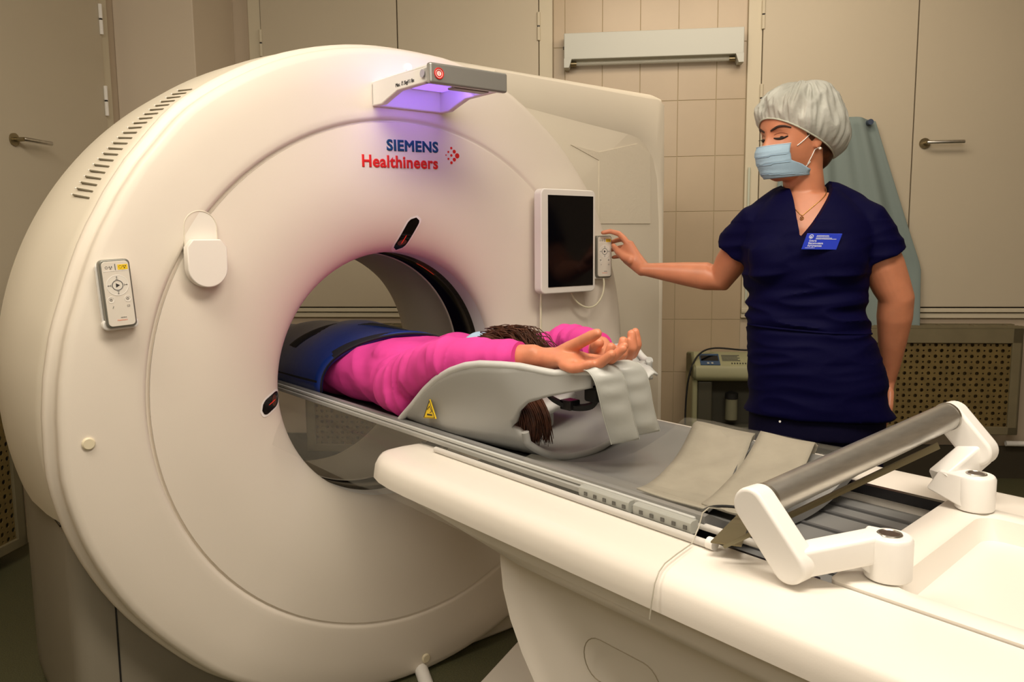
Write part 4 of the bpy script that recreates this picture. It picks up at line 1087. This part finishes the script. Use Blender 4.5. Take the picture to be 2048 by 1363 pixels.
bd_.chain([(G3(.744, .235, 1.196), .0098), (G3(.757, .208, 1.200), .0092), (G3(.763, .180, 1.203), .0083), (G3(.762, .155, 1.200), .0073), (G3(.757, .138, 1.197), .0066)], 14)
bd_.chain([(G3(.708, .262, 1.190), .015), (G3(.706, .236, 1.198), .0135), (G3(.712, .205, 1.214), .0115), (G3(.722, .182, 1.226), .0100), (G3(.728, .166, 1.236), .0080)], 14)
# legs and feet
for sx in (-1, 1):
    hp_ = Vector((.865, 2.27, .80)) + ST * sx * .095
    ft_ = Vector((.855, 2.27, 0)) + ST * sx * .11
    bd_.chain([(hp_, .078), (hp_.lerp(ft_, .3), .070), (hp_.lerp(ft_, .52), .055), (hp_.lerp(ft_, .72), .052), (Vector((ft_.x, ft_.y, .10)), .034)], 20)
    a_ = Vector((ft_.x, ft_.y, .05)); bd_.chain([(a_ - FT * .04, .032), (a_ + FT * .05 - Vector((0, 0, .012)), .036, .026), (a_ + FT * .14 - Vector((0, 0, .022)), .030, .018)], 16)
nb = solidify(bd_, .0034, 5)
nbvh = bvh_of(nb)
nbo = obj_from_mesh('body', nb, skin, pn)

# scrub top
tp = MB()
TOP = [(.760, .868, 2.27, .196, .128)] + [(z, a, b, c + .008, d + .010) for z, a, b, c, d in TOR[1:-1]] + [(1.388, .820, 2.28, .075, .062)]
tp.loft(torso_rings(TOP, 1.03, .004))
for sx in (-.075, .08):
    c = Vector((.82, 2.27, 1.195)) + ST * sx + FT * .070
    tp.ellipsoid(c, (.080, .062, .085), None, 20, 12)
tp.chain([((.715, 2.32, 1.322), .045), ((.755, 2.305, 1.350), .047), ((.82, 2.285, 1.372), .049), ((.885, 2.265, 1.360), .047), ((.935, 2.245, 1.332), .045)], 20)
def flat_sleeve(pts, n=28):
    rings = []; N_ = len(pts); prev = None
    for i, (p, ra, rb) in enumerate(pts):
        t = (Vector(pts[min(i + 1, N_ - 1)][0]) - Vector(pts[max(i - 1, 0)][0])).normalized()
        a = prev if prev is not None else Vector((0, 1, 0)); a = (a - t * a.dot(t)).normalized(); prev = a; b = t.cross(a)
        rings.append([Vector(p) + a * cos(2 * pi * k / n) * ra + b * sin(2 * pi * k / n) * rb for k in range(n)])
    tp.loft(rings)
flat_sleeve([((.735, 2.30, 1.325), .045, .045), (sR, .058, .058), (sR.lerp(eR, .22), .064, .064), (sR.lerp(eR, .50), .069, .070)])
flat_sleeve([((.92, 2.24, 1.332), .045, .045), (sL, .062, .058), (sL.lerp(eL, .22), .070, .067), (sL.lerp(eL, .48), .077, .074)])
# pocket flare at the hip and waist tie
tp.chain([((.700, 2.31, .990), .018), ((.692, 2.30, .94), .020)], 12)
tm = solidify(tp, .0045, 16)
def folds(co, n_):
    z = co.z
    d = 0
    if z < 1.30:
        k = max(0, 1 - abs(z - 1.04) / .16)
        q = Vector((co.x * 3.2 + z * 2.2, co.y * 3, z * 15))
        d += (.0036 + .0085 * k) * noise.noise(q)
        q = Vector((co.x * 6 - z * 7, co.y * 6, z * 26)); d += (.0020 + .0045 * k) * (1 - abs(noise.noise(q)) * 4)
        if abs(z - 1.005) < .012: d -= .004 * (1 - abs(z - 1.005) / .012)
        if z < .92: d += .006 * noise.noise(Vector((co.x * 7 + z * 5, co.y * 5, z * 9)))
    else:
        d += .0025 * noise.noise(Vector((co.x * 14, co.y * 10, z * 14)))
    return d
displace(tm, folds)
vc = MB()
vpoly = [(.752, 1.43), (.755, 1.36), (.7555, 1.31), (.760, 1.262), (.768, 1.255), (.800, 1.295), (.835, 1.345), (.862, 1.385), (.888, 1.43)]
vc.loft([[(x, 1.98, z) for x, z in vpoly], [(x + .005, 2.262, z) for x, z in vpoly]])
nk = MB().tube([(.818, 2.285, 1.345), (.812, 2.28, 1.50)], [.060, .068], 32)
tm = cut(tm, [vc, nk])
tbv = bvh_of(tm)
topo = obj_from_mesh('scrub_top', tm, navy, pn)
# seams / tie on the top
tie = []
for i in range(25):
    t = i / 24; a = -1.25 + 2.6 * t
    p0 = Vector((.83, 2.27, 1.005 - .02 * (t - .5))) + ST * sin(a) * .4 + FT * cos(a) * .4
    h_ = tbv.ray_cast(p0, (Vector((.83, 2.27, p0.z)) - p0).normalized())
    if h_[0]: tie.append(h_[0] + (p0 - h_[0]).normalized() * .001)
MB().tube(smooth_path(tie[::2], 4), .0035, 8).build('waist_tie', navy, pn, smooth=180)
# trousers
tr_ = MB()
for sx in (-1, 1):
    hp_ = Vector((.865, 2.27, .80)) + ST * sx * .085; ft_ = Vector((.855, 2.27, 0)) + ST * sx * .11
    tr_.chain([(hp_, .100), (hp_.lerp(ft_, .25), .092), (hp_.lerp(ft_, .5), .080), (hp_.lerp(ft_, .8), .075), (Vector((ft_.x, ft_.y, .10)), .072)], 24)
tr_.loft(torso_rings([(.70, .863, 2.27, .166, .116), (.80, .863, 2.27, .170, .120), (.90, .86, 2.27, .160, .112)], 1.0, .004))
tro = obj_from_mesh('trousers', solidify(tr_, .007, 4), navyd, pn)
for sx in (-1, 1):
    ft_ = Vector((.855, 2.27, 0)) + ST * sx * .11
    sm = MB().chain([(ft_ - FT * .045 + Vector((0, 0, .038)), .038, .036), (ft_ + FT * .05 + Vector((0, 0, .034)), .042, .032), (ft_ + FT * .15 + Vector((0, 0, .026)), .036, .024)], 20)
    sm.build('shoe', mat('white_shoe', (.7, .7, .68), .5), pn, smooth=180)
MB().disc((.718, 2.138, .765), (-.33, -.94, 0), .003, .002, 10).build('snap_button', whitep, pn)

# face details
def HP(y, x, z): return O + F * y + S * x + Z * z
def on_face(x, z, y0=.25, off=.0006):
    h_ = nbvh.ray_cast(HP(y0, x, z), -F)
    return (h_[0] + h_[1] * off) if h_[0] else HP(.09, x, z)
hairdark = mat('brow_brown', (.035, .014, .008), .7)
for sg in (-1, 1):
    P = [on_face(sg * x, z) for x, z in ((.012, .128), (.022, .132), (.034, .1365), (.046, .136), (.056, .130))]
    MB().tube(smooth_path(P, 4), [.0012 + .0022 * sin(pi * min(1, (i + 2) / 19)) for i in range(17)], 8).build('eyebrow', hairdark, pn, smooth=180)
    P = [on_face(sg * x, z, .25, .0008) for x, z in ((.017, .1085), (.024, .1062), (.032, .1052), (.040, .1062), (.049, .1100))]
    MB().tube(smooth_path(P, 4), [.0009 + .0024 * sin(pi * (i + 1) / 18) for i in range(17)], 8).build('eyelashes', mat('lash', (.01, .006, .005), .6), pn, smooth=180)
    P = [on_face(sg * x, z, .25, .0002) for x, z in ((.018, .1165), (.026, .1198), (.034, .1205), (.042, .1185), (.049, .1140))]
    MB().tube(smooth_path(P, 4), .0007, 6).build('eyelid_crease', mat('lid_crease', (.24, .08, .04), .6), pn, smooth=180)
    rm_ = Matrix((S, F, Z)).transposed(); MB().ellipsoid(on_face(sg * .033, .1085, .25, -.0012), (.0105, .0022, .0032), rm_, 16, 10).build('iris', MATS['lash'], pn, smooth=180)
    MB().chain([(on_face(sg * .047, .1095, .25, .0005), .0008), (on_face(sg * .047, .1095, .25, .0005) + F * .009 + S * sg * .005 - Z * .001, .0006)], 6).build('lash_tip', MATS['lash'], pn)
# surgical mask
rows = []
for i in range(34):
    z = .003 + .087 * i / 33
    amax = radians(lerp_tab(z, [(-.01, 88), (.02, 87), (.034, 76), (.046, 60), (.09, 56)]))
    row = []
    for j in range(45):
        a = amax * (-1 + 2 * j / 44)
        f = lerp_tab(z, [(-.012, .078), (.0, .097), (.015, .108), (.035, .116), (.055, .121), (.075, .122), (.092, .110)])
        w_ = lerp_tab(z, [(-.012, .046), (.0, .054), (.02, .062), (.04, .068), (.07, .072), (.092, .074)])
        t = abs(a)
        y = f * cos(t) ** (.80 if t < 1.5 else 1) if cos(t) > 0 else f * cos(t)
        x = w_ * sin(a)
        rr_2 = 1
        pl = 0
        for zp in (.018, .042, .062):
            zz = zp + .010 * (abs(j / 22 - 1)) * (-1 if zp < .03 else .4)
            if z > zz and z < zz + .009: pl = .0022 * (1 - (z - zz) / .009)
        p = HP(y + pl, x * (1 + pl * 3), z)
        row.append(p)
    rows.append(row)
mk = MB().loft(rows, False, False).build('face_mask', maskb, pn, smooth=45)
mk.modifiers.new('th', 'SOLIDIFY').thickness = .0012
MB().tube([rows[-1][j] for j in range(45)], .0013, 8).build('nose_wire', maskw, mk)
for zz in (.018, .042, .062):
    i = int((zz - .003) / .087 * 33); MB().tube([rows[max(0, min(33, i + int(round(-3.3 * abs(j / 22 - 1) * (1 if zz < .03 else -.4)))))][j] + F * .0012 for j in range(2, 43)], .0008, 6).build('pleat', maskb, mk)
def strap_on(P_, nm='mask_strap', r=.0013, m=elastic):
    out = []
    for q in smooth_path(P_, 5):
        ax = O + Z * (q - O).dot(Z)
        d_ = (ax - q).normalized(); h_ = nbvh.ray_cast(q - d_ * .08, d_)
        out.append(h_[0] - d_ * .0015 if h_[0] else q)
    MB().tube(out, r, 8).build(nm, m, pn, smooth=180)
strap_on([HP(.052, .064, .082), HP(.030, .072, .097), HP(.008, .075, .114), HP(-.01, .076, .128)])
strap_on([HP(.012, .066, .030), HP(.002, .070, .050), HP(-.010, .076, .072)])
strap_on([HP(.020, .062, .022), HP(.012, .066, .029), HP(.002, .068, .038)])
MB().ellipsoid(HP(-.008, .0835, .069), (.004, .004, .004), None, 14, 10).build('pearl_earring', mat('pearl', (.8, .76, .68), .2, coat=.5), pn, smooth=180)
# hair under the cap and at the nape
hb = MB().ellipsoid(HP(-.022, 0, .140), (.088, .088, .094), None, 28, 16)
hb.ellipsoid(HP(-.075, 0, .085), (.055, .060, .075), None, 24, 14)
hb.build('hair', hairm, pn, smooth=180)
# bouffant cap
rows = []; NR, NA = 46, 176
rim = []
c_f = cos
for k in range(NA):
    a = 2 * pi * k / NA; c_, s_ = cos(a), sin(a)
    y = .098 * c_ if c_ > 0 else .112 * c_; x = .081 * s_
    y -= .002
    z = .098 + .064 * (c_ if c_ > 0 else 0) ** 1.1 - (.060 * (-c_) ** 1.0 if c_ < 0 else 0)
    rim.append((y, x, z))
def capdir(y, x, z): return HP(y, x, z)
for i in range(NR + 1):
    t = i / NR; row = []
    for k in range(NA):
        a = 2 * pi * k / NA; y0, x0, z0 = rim[k]
        ph = t * pi / 2
        bulge = sin(min(1, t * 2.6) * pi / 2)
        back = max(0, -c_f(a)); fr = max(0, c_f(a))
        ay, az = -.042, .252
        e = cos(ph) ** (.62 if back > 0 else .72); up_ = sin(ph) ** (1.0 + .25 * back)
        yy = ay + (y0 - ay) * e; xx = x0 * e; zz = z0 + (az - z0) * up_
        puff = bulge * (.006 + .050 * back + .026 * abs(sin(a)) ** 2) * cos(ph) ** .45
        d_ = Vector((yy + .045, xx, 0)); L = d_.length or 1; d_ = d_ / L
        yy += d_.x * puff; xx += d_.y * puff; zz -= .040 * back * bulge * (1 - t) + .004 * abs(sin(a)) * bulge * (1 - t)
        gat = (.0030 * sin(30 * a + 2.2 * sin(3 * a)) + .0022 * sin(47 * a + 1.3)) * math.exp(-t * 3.0) * min(1, t * 8 + .3)
        nn_ = noise.noise(Vector((c_f(a) * 2.6, sin(a) * 2.6, t * 2.2 + 5))) * .014 * bulge * (1 - t * .5)
        nn_ += (.5 - abs(noise.noise(Vector((c_f(a) * 6 + t * 2, sin(a) * 6, t * 3.4)))) * 2.5) * .010 * bulge * (1 - t * .5)
        yy += d_.x * (gat + nn_); xx += d_.y * (gat + nn_); zz += (gat + nn_) * .5
        row.append(HP(yy, xx, zz))
    rows.append(row)
cp = MB().loft(rows, True, False)
cp.add([HP(-.050, 0, .2535)], []); top_i = len(cp.v) - 1
for k in range(NA): cp.f.append([NR * NA + k, NR * NA + (k + 1) % NA, top_i])
cpo = cp.build('bouffant_cap', capm, pn, smooth=180)
MB().tube([HP(y, x, z) for y, x, z in rim[::2]], .0022, 8, False, True).build('cap_elastic', mat('cap_elastic', (.52, .54, .44), .7), cpo)
# necklace
def on_body(px_, z, yoff=2.0, off=.0012, target=nbvh):
    h_ = target.ray_cast(Vector((px_, yoff, z)), Vector((0, 1, 0)))
    return h_[0] + h_[1] * off if h_[0] else None
NP = [(.757, 1.385), (.756, 1.365), (.760, 1.345), (.770, 1.327), (.780, 1.314), (.788, 1.318), (.802, 1.330), (.818, 1.343), (.835, 1.357), (.850, 1.373), (.863, 1.392)]
pp = [on_body(x, z) for x, z in NP]; pp = [p for p in pp if p]
MB().tube(smooth_path(pp, 5), .0012, 8).build('necklace', gold, pn, smooth=180)
pc = on_body(.780, 1.305, off=.002)
if pc: MB().tube([pc + Vector((.0045 * cos(2 * pi * k / 16), 0, .0050 * sin(2 * pi * k / 16))) for k in range(16)], .0011, 6, False, True).disc(pc, (0, -1, 0), .002, .0015, 10).build('pendant', gold, pn)
# badge
bp_ = on_body(.812, 1.243, off=.014, target=tbv)
bx = Vector((.985, -.12, -.02)).normalized(); by = Vector((.0, -.12, .99)); by = (by - bx * by.dot(bx)).normalized(); bn = bx.cross(by)
def BP(x, y, z=0): return bp_ + bx * (x + .28 * y) + by * y + bn * z
bpts = [(-.044, -.021), (.044, -.021), (.044, .021), (-.044, .021)]
bg = MB().loft([[BP(x, y, 0) for x, y in bpts], [BP(x, y, .003) for x, y in bpts]]).build('name_badge', mat('badge_blue', (.012, .045, .62), .35), pn, smooth=0, bevel=.001)
for q, (yy, l0, l1) in enumerate(((.0150, -.018, .012), (.0118, -.018, .014), (.0086, -.018, .022), (.0060, -.018, .034))):
    MB().loft([[BP(l0, yy, .0031), BP(l1, yy, .0031), BP(l1, yy + .0011, .0031), BP(l0, yy + .0011, .0031)], [BP(l0, yy, .0036), BP(l1, yy, .0036), BP(l1, yy + .0011, .0036), BP(l0, yy + .0011, .0036)]]).build('printed_line', whiteink, bg, smooth=0)
MB().tube([BP(-.031 + .0048 * cos(2 * pi * k / 16), .0125 + .0048 * sin(2 * pi * k / 16), .0033) for k in range(16)], .0008, 6, False, True).build('emblem', whiteink, bg)
MB().loft([[BP(-.0335 + a * .0022, .0100 + b * .0022, z_) for a, b in ((0, 0), (1.4, -.6), (2, .8), (2.2, 2), (1, 1.4), (.2, 1.8))] for z_ in (.0031, .0036)]).build('emblem', whiteink, bg, smooth=0)
for q, tx in enumerate(('Ольга', 'Васильевна', 'Антуганова')):
    text_mesh(tx, .0068, whiteink, 'badge_text', bg, BP(-.032, -.0005 - .0065 * q, .0032), bx, by, .00015, 'LEFT', .95, .0002)
MB().loft([[BP(-.036, -.0172, z_), BP(-.012, -.0172, z_), BP(-.012, -.0164, z_), BP(-.036, -.0164, z_)] for z_ in (.0031, .0036)]).build('printed_line', whiteink, bg, smooth=0)

# ================================================================== PATIENT
pt = empty('person', (0, .2, .80), TG); tag(pt, 'woman in a pink long-sleeved top lying on her back with both arms stretched overhead', 'person')
pb_ = MB()
def yrings(tab, k=1.0, d_=0, n=36):
    rings = []
    for (w_, cu, cz, a, b) in tab:
        rings.append([(cu + (a * k + d_) * (abs(cos(t)) ** .85) * (1 if cos(t) > 0 else -1), w_, cz + (b * k + d_) * (abs(sin(t)) ** .85) * (1 if sin(t) > 0 else -1)) for t in [2 * pi * i / n for i in range(n)]])
    return rings
PT = [(-.42, 0, .900, .165, .085), (-.30, 0, .902, .180, .094), (-.18, 0, .898, .172, .092), (-.05, 0, .894, .160, .086), (.05, 0, .893, .160, .084), (.15, 0, .897, .170, .087), (.25, 0, .900, .180, .086), (.32, 0, .905, .178, .078), (.37, 0, .910, .13, .062), (.40, 0, .915, .08, .05)]
pb_.loft(yrings(PT, .95, -.004))
pb_.chain([((0, .34, .915), .055), ((0, .42, .925), .052), ((0, .46, .935), .055)], 20)
mbh = MB()
hO = Vector((0, .385, .938)); hF = Vector((0, .20, .98)).normalized(); hZ = Vector((0, .98, -.20)).normalized(); hS = Vector((1, 0, 0))
head_mesh(pb_, hO - hF * .0, hF, hS, hZ, .93)
for sx in (-.085, .085): pb_.ellipsoid((sx, .20, .955), (.065, .075, .040), None, 18, 10)
# legs
for sx in (-1, 1):
    pb_.chain([((sx * .085, -.40, .900), .085), ((sx * .09, -.65, .895), .075), ((sx * .09, -.85, .885), .055), ((sx * .09, -1.05, .880), .052), ((sx * .085, -1.22, .870), .034)], 18)
    pb_.chain([((sx * .085, -1.24, .850), .030), ((sx * .09, -1.27, .90), .034, .026), ((sx * .10, -1.29, .98), .028, .018)], 14)
# near arm
nS, nE, nW = Vector((-.165, .315, .905)), Vector((-.188, .555, .998)), Vector((-.118, .770, 1.018))
pb_.chain([(nS, .052), (nS.lerp(nE, .5), .043), (nE, .038), (nE.lerp(nW, .25), .037), (nE.lerp(nW, .6), .031), (nW, .026, .019, (0, .1, 1))], 20)
# near hand, palm up, fingers relaxed
sdn = (1, .25, .05)
pb_.chain([(nW, .026, .019, (0, 0, 1)), ((-.108, .805, 1.018), .026, .022, (1, 0, .2)), ((-.098, .835, 1.020), .036, .0195, sdn), ((-.090, .868, 1.019), .038, .0155, sdn)], 20)
for ch in ([(-.122, .862, 1.012, 0.0114), (-.122, .888, 1.008, 0.0107), (-.118, .908, 1.012, 0.0099), (-.112, .924, 1.020, 0.0086)],
           [(-.100, .870, 1.015, 0.0122), (-.100, .905, 1.010, 0.0116), (-.095, .934, 1.020, 0.0107), (-.088, .958, 1.040, 0.0093)],
           [(-.076, .872, 1.016, 0.0122), (-.074, .910, 1.014, 0.0116), (-.068, .940, 1.028, 0.0107), (-.060, .960, 1.048, 0.0093)],
           [(-.056, .868, 1.018, 0.0116), (-.052, .902, 1.018, 0.0110), (-.046, .928, 1.032, 0.0100), (-.040, .945, 1.050, 0.0088)]):
    pb_.chain([(c[:3], c[3]) for c in ch], 14)
pb_.chain([((-.098, .822, 1.026), .0165), ((-.096, .850, 1.042), .0140), ((-.094, .880, 1.056), .0125), ((-.090, .908, 1.070), 0.0122), ((-.088, .920, 1.076), 0.0099)], 14)
# far arm and hand, fingers curled up
fS, fE, fW = Vector((.165, .315, .905)), Vector((.190, .545, 1.000)), Vector((.100, .740, 1.015))
pb_.chain([(fS, .052), (fS.lerp(fE, .5), .043), (fE, .038), (fE.lerp(fW, .3), .036), (fE.lerp(fW, .65), .030), (fW, .026, .019)], 20)
pb_.chain([(fW, .025, .019), ((.075, .775, 1.010), .030, .020, (1, .3, 0)), ((.045, .815, 1.006), .037, .018, (1, .7, 0)), ((.030, .838, 1.006), .038, .016, (1, .7, 0))], 20)
for ch in ([(.000, .835, 1.005, 0.0122), (-.012, .862, 1.003, 0.0119), (-.016, .880, 1.020, 0.0114), (-.014, .884, 1.040, 0.0099)],
           [(.018, .848, 1.006, 0.0125), (.008, .880, 1.006, 0.0122), (.004, .899, 1.027, 0.0114), (.006, .898, 1.052, 0.0099)],
           [(.040, .852, 1.008, 0.0122), (.034, .884, 1.012, 0.0118), (.030, .902, 1.036, 0.0110), (.030, .898, 1.064, 0.0095)],
           [(.060, .850, 1.010, 0.0114), (.056, .878, 1.018, 0.0109), (.054, .893, 1.040, 0.0100), (.052, .888, 1.066, 0.0088)]):
    pb_.chain([(c[:3], c[3]) for c in ch], 14)
pb_.chain([((.030, .800, 1.012), .0150), ((.012, .812, 1.028), .0130), ((-.004, .832, 1.038), 0.0133), ((-.010, .846, 1.044), 0.0110)], 14)
pm = solidify(pb_, .0036, 4, TG)
obj_from_mesh('body', pm, skin2, pt)
pbv = bvh_of(pm)
# fingernails on the near hand
# sweater
sw_ = MB()
sw_.loft(yrings([(-.20, 0, .896, .172, .092)] + PT[3:9] + [(.395, 0, .915, .085, .055)], 1.0, .008))
for sx in (-.085, .085): sw_.ellipsoid((sx, .20, .958), (.075, .090, .045), None, 18, 10)
sw_.chain([(nS, .066), (nS.lerp(nE, .3), .060), (nS.lerp(nE, .65), .053), (nE, .047), (nE.lerp(nW, .25), .045), (nE.lerp(nW, .6), .040), (nE.lerp(nW, .86), .034)], 24)
sw_.chain([((-.12, .26, .90), .075), ((-.165, .36, .905), .068)], 20)
sw_.chain([((.12, .26, .90), .075), ((.165, .36, .905), .068)], 20)
sw_.chain([(fS, .066), (fS.lerp(fE, .5), .056), (fE, .048), (fE.lerp(fW, .3), .045), (fE.lerp(fW, .7), .038), (fE.lerp(fW, .95), .034)], 24)
sm_ = solidify(sw_, .0048, 5, TG)
def pf_(co, n_):
    d_ = Vector(co) - GC; u_, w_, z = d_.dot(GU), d_.dot(GA), d_.z
    a = .0022 * noise.noise(Vector((u_ * 8, w_ * 14, z * 10)))
    if w_ > .36: a += .0042 * (1 - abs(noise.noise(Vector((u_ * 5 + z * 6, w_ * 30, z * 9)))) * 4) * (1 if w_ < .60 else .35)
    a += .0042 * (1 - 4 * abs(noise.noise(Vector((u_ * 4 + z * 5, w_ * 9 + z * 7, z * 6 + 3))))) * (1 if w_ < .4 else .3)
    return a
displace(sm_, pf_)
# clean cuffs: cut sleeve ends square
def boxcut(c, ax, L, h_):
    c = Vector(c); ax = Vector(ax).normalized(); a = ax.orthogonal().normalized(); b = ax.cross(a)
    r_ = [[TG(c + (a * sx + b * sy) * h_ + ax * t) for sx, sy in ((-1, -1), (1, -1), (1, 1), (-1, 1))] for t in (0, L)]
    m_ = MB(); m_.loft(r_); return m_
sm_ = cut(sm_, [boxcut(nE.lerp(nW, .85), nW - nE, .2, .07), boxcut(fE.lerp(fW, .92), fW - fE, .2, .07), MB().tube([TG((0, .385, .915)), TG((0, .47, .93))], [.058, .075], 24)])
swo = obj_from_mesh('sweater', sm_, pink, pt)
# hair: crown, loose strands, and the ponytail hanging through the support
hr = MB()
hr.ellipsoid((0, .515, .958), (.078, .080, .092), None, 28, 16)
hr.ellipsoid((0, .555, .958), (.060, .062, .080), None, 24, 14)
random.seed(3)
for i in range(260):
    a = random.uniform(-.9, .9); b = random.uniform(0, 1)
    p0 = Vector((.072 * sin(a * 1.4) , .47 + .09 * b, .962 + .088 * cos(a * 1.4)))
    p1 = p0 + Vector((random.uniform(-.012, .012), .045 + .03 * random.random(), -.004 + random.uniform(-.012, .014)))
    p2 = p1 + Vector((random.uniform(-.015, .015), .025 + .03 * random.random(), -.030 + random.uniform(-.02, .012)))
    hr.tube(smooth_path([p0, p1, p2], 3), [.0014, .0014, .0012, .0011, .0009, .0007, .0004], 4)
for i in range(420):
    a = random.uniform(-1, 1); c = random.uniform(-1, 1)
    p0 = Vector((-.045 + .045 * a, .595 + .03 * c, .93)); p1 = Vector((-.06 + .030 * a, .665 + .036 * c, .905)); p2 = Vector((-.070 + .028 * a, .700 + .040 * c, .870)); p3 = Vector((-.080 + .030 * a + random.uniform(-.01, .01), .708 + .046 * c, .818 + random.uniform(0, .025)))
    hr.tube(smooth_path([p0, p1, p2, p3], 3), [.0017] * 6 + [.0014, .0012, .0009, .0005], 4)
hr.build('hair', hairm, pt, T=TG, smooth=180)
# patient's mask
rows = []
for i in range(12):
    z = .012 + .052 * i / 11; row = []
    for j in range(17):
        a = -1.0 + 2.0 * j / 16
        row.append(hO + hF * (.104 * cos(a) ** .8) * .95 + hS * .066 * sin(a) + hZ * z)
    rows.append(row)
pmk = MB().loft(rows, False, False).build('face_mask', maskb, pt, T=TG, smooth=60)
pmk.modifiers.new('th', 'SOLIDIFY').thickness = .0015
# lead apron
ap = empty('lead_apron', (0, -.4, .85), TG); tag(ap, 'blue lead apron with black straps wrapped round the patient inside the bore', 'lead apron')
def apz(u_, w_, off=.0):
    a = .200; h_ = lerp_tab(w_, [(-1.2, .94), (-.8, .945), (-.45, .985), (-.25, 1.0), (.0, .988), (.2, .988)]) + off
    t = min(1, abs(u_) / a)
    return .845 + (h_ - .845) * (1 - t ** 2.6) ** .5 if t < 1 else .845
rows = []
for i in range(31):
    row = []
    for j in range(41):
        q = -1 + 2 * j / 40; an = q * pi / 2
        u_ = .203 * sin(an)
        we = -.035 + .10 * ((u_ + .2) / .4) + .06 * (1 - (u_ / .2) ** 2)
        w_ = -1.0 + (we + 1.0) * i / 30
        z = .842 + (apz(0, w_) - .842) * max(0, cos(an)) ** .8 + .004 * sin(w_ * 22 + q * 3) * cos(an)
        row.append((u_, w_, z))
    rows.append(row)
apo = MB().loft(rows, False, False).build('apron_shell', apron, ap, T=TG, smooth=60)
md = apo.modifiers.new('th', 'SOLIDIFY'); md.thickness = .012; md.offset = 1
def strap_band(wf0, wf1, name, off=.014):
    rows = []
    for j in range(33):
        q = -1 + 2 * j / 32; an = q * pi / 2; u_ = .207 * sin(an); row = []
        for i in range(5):
            t = i / 4; w_ = wf0(u_) + (wf1(u_) - wf0(u_)) * t
            z = .842 + (apz(0, w_) + off - .842) * max(0, cos(an)) ** .8
            row.append((u_ * 1.02, w_, z))
        rows.append(row)
    m_ = MB().loft(rows, False, False).build(name, mat('black_webbing', (.006, .006, .012), .8), ap, T=TG, smooth=60)
    m_.modifiers.new('th', 'SOLIDIFY').thickness = .006
strap_band(lambda u_: -.075 + .25 * (u_ + .2) + .06 * (1 - (u_ / .2) ** 2), lambda u_: -.030 + .25 * (u_ + .2) + .06 * (1 - (u_ / .2) ** 2), 'edge_strap')
strap_band(lambda u_: -.33 + .62 * (u_ + .2), lambda u_: -.27 + .66 * (u_ + .2), 'cross_strap')
MB().loft([[(-.209, w_, z) for w_, z in ((-.55, .858), (-.05, .868), (-.05, .874), (-.55, .866))], [(-.214, w_, z) for w_, z in ((-.55, .858), (-.05, .868), (-.05, .874), (-.55, .866))]]).build('side_strap', MATS['black_webbing'], ap, T=TG, smooth=0)
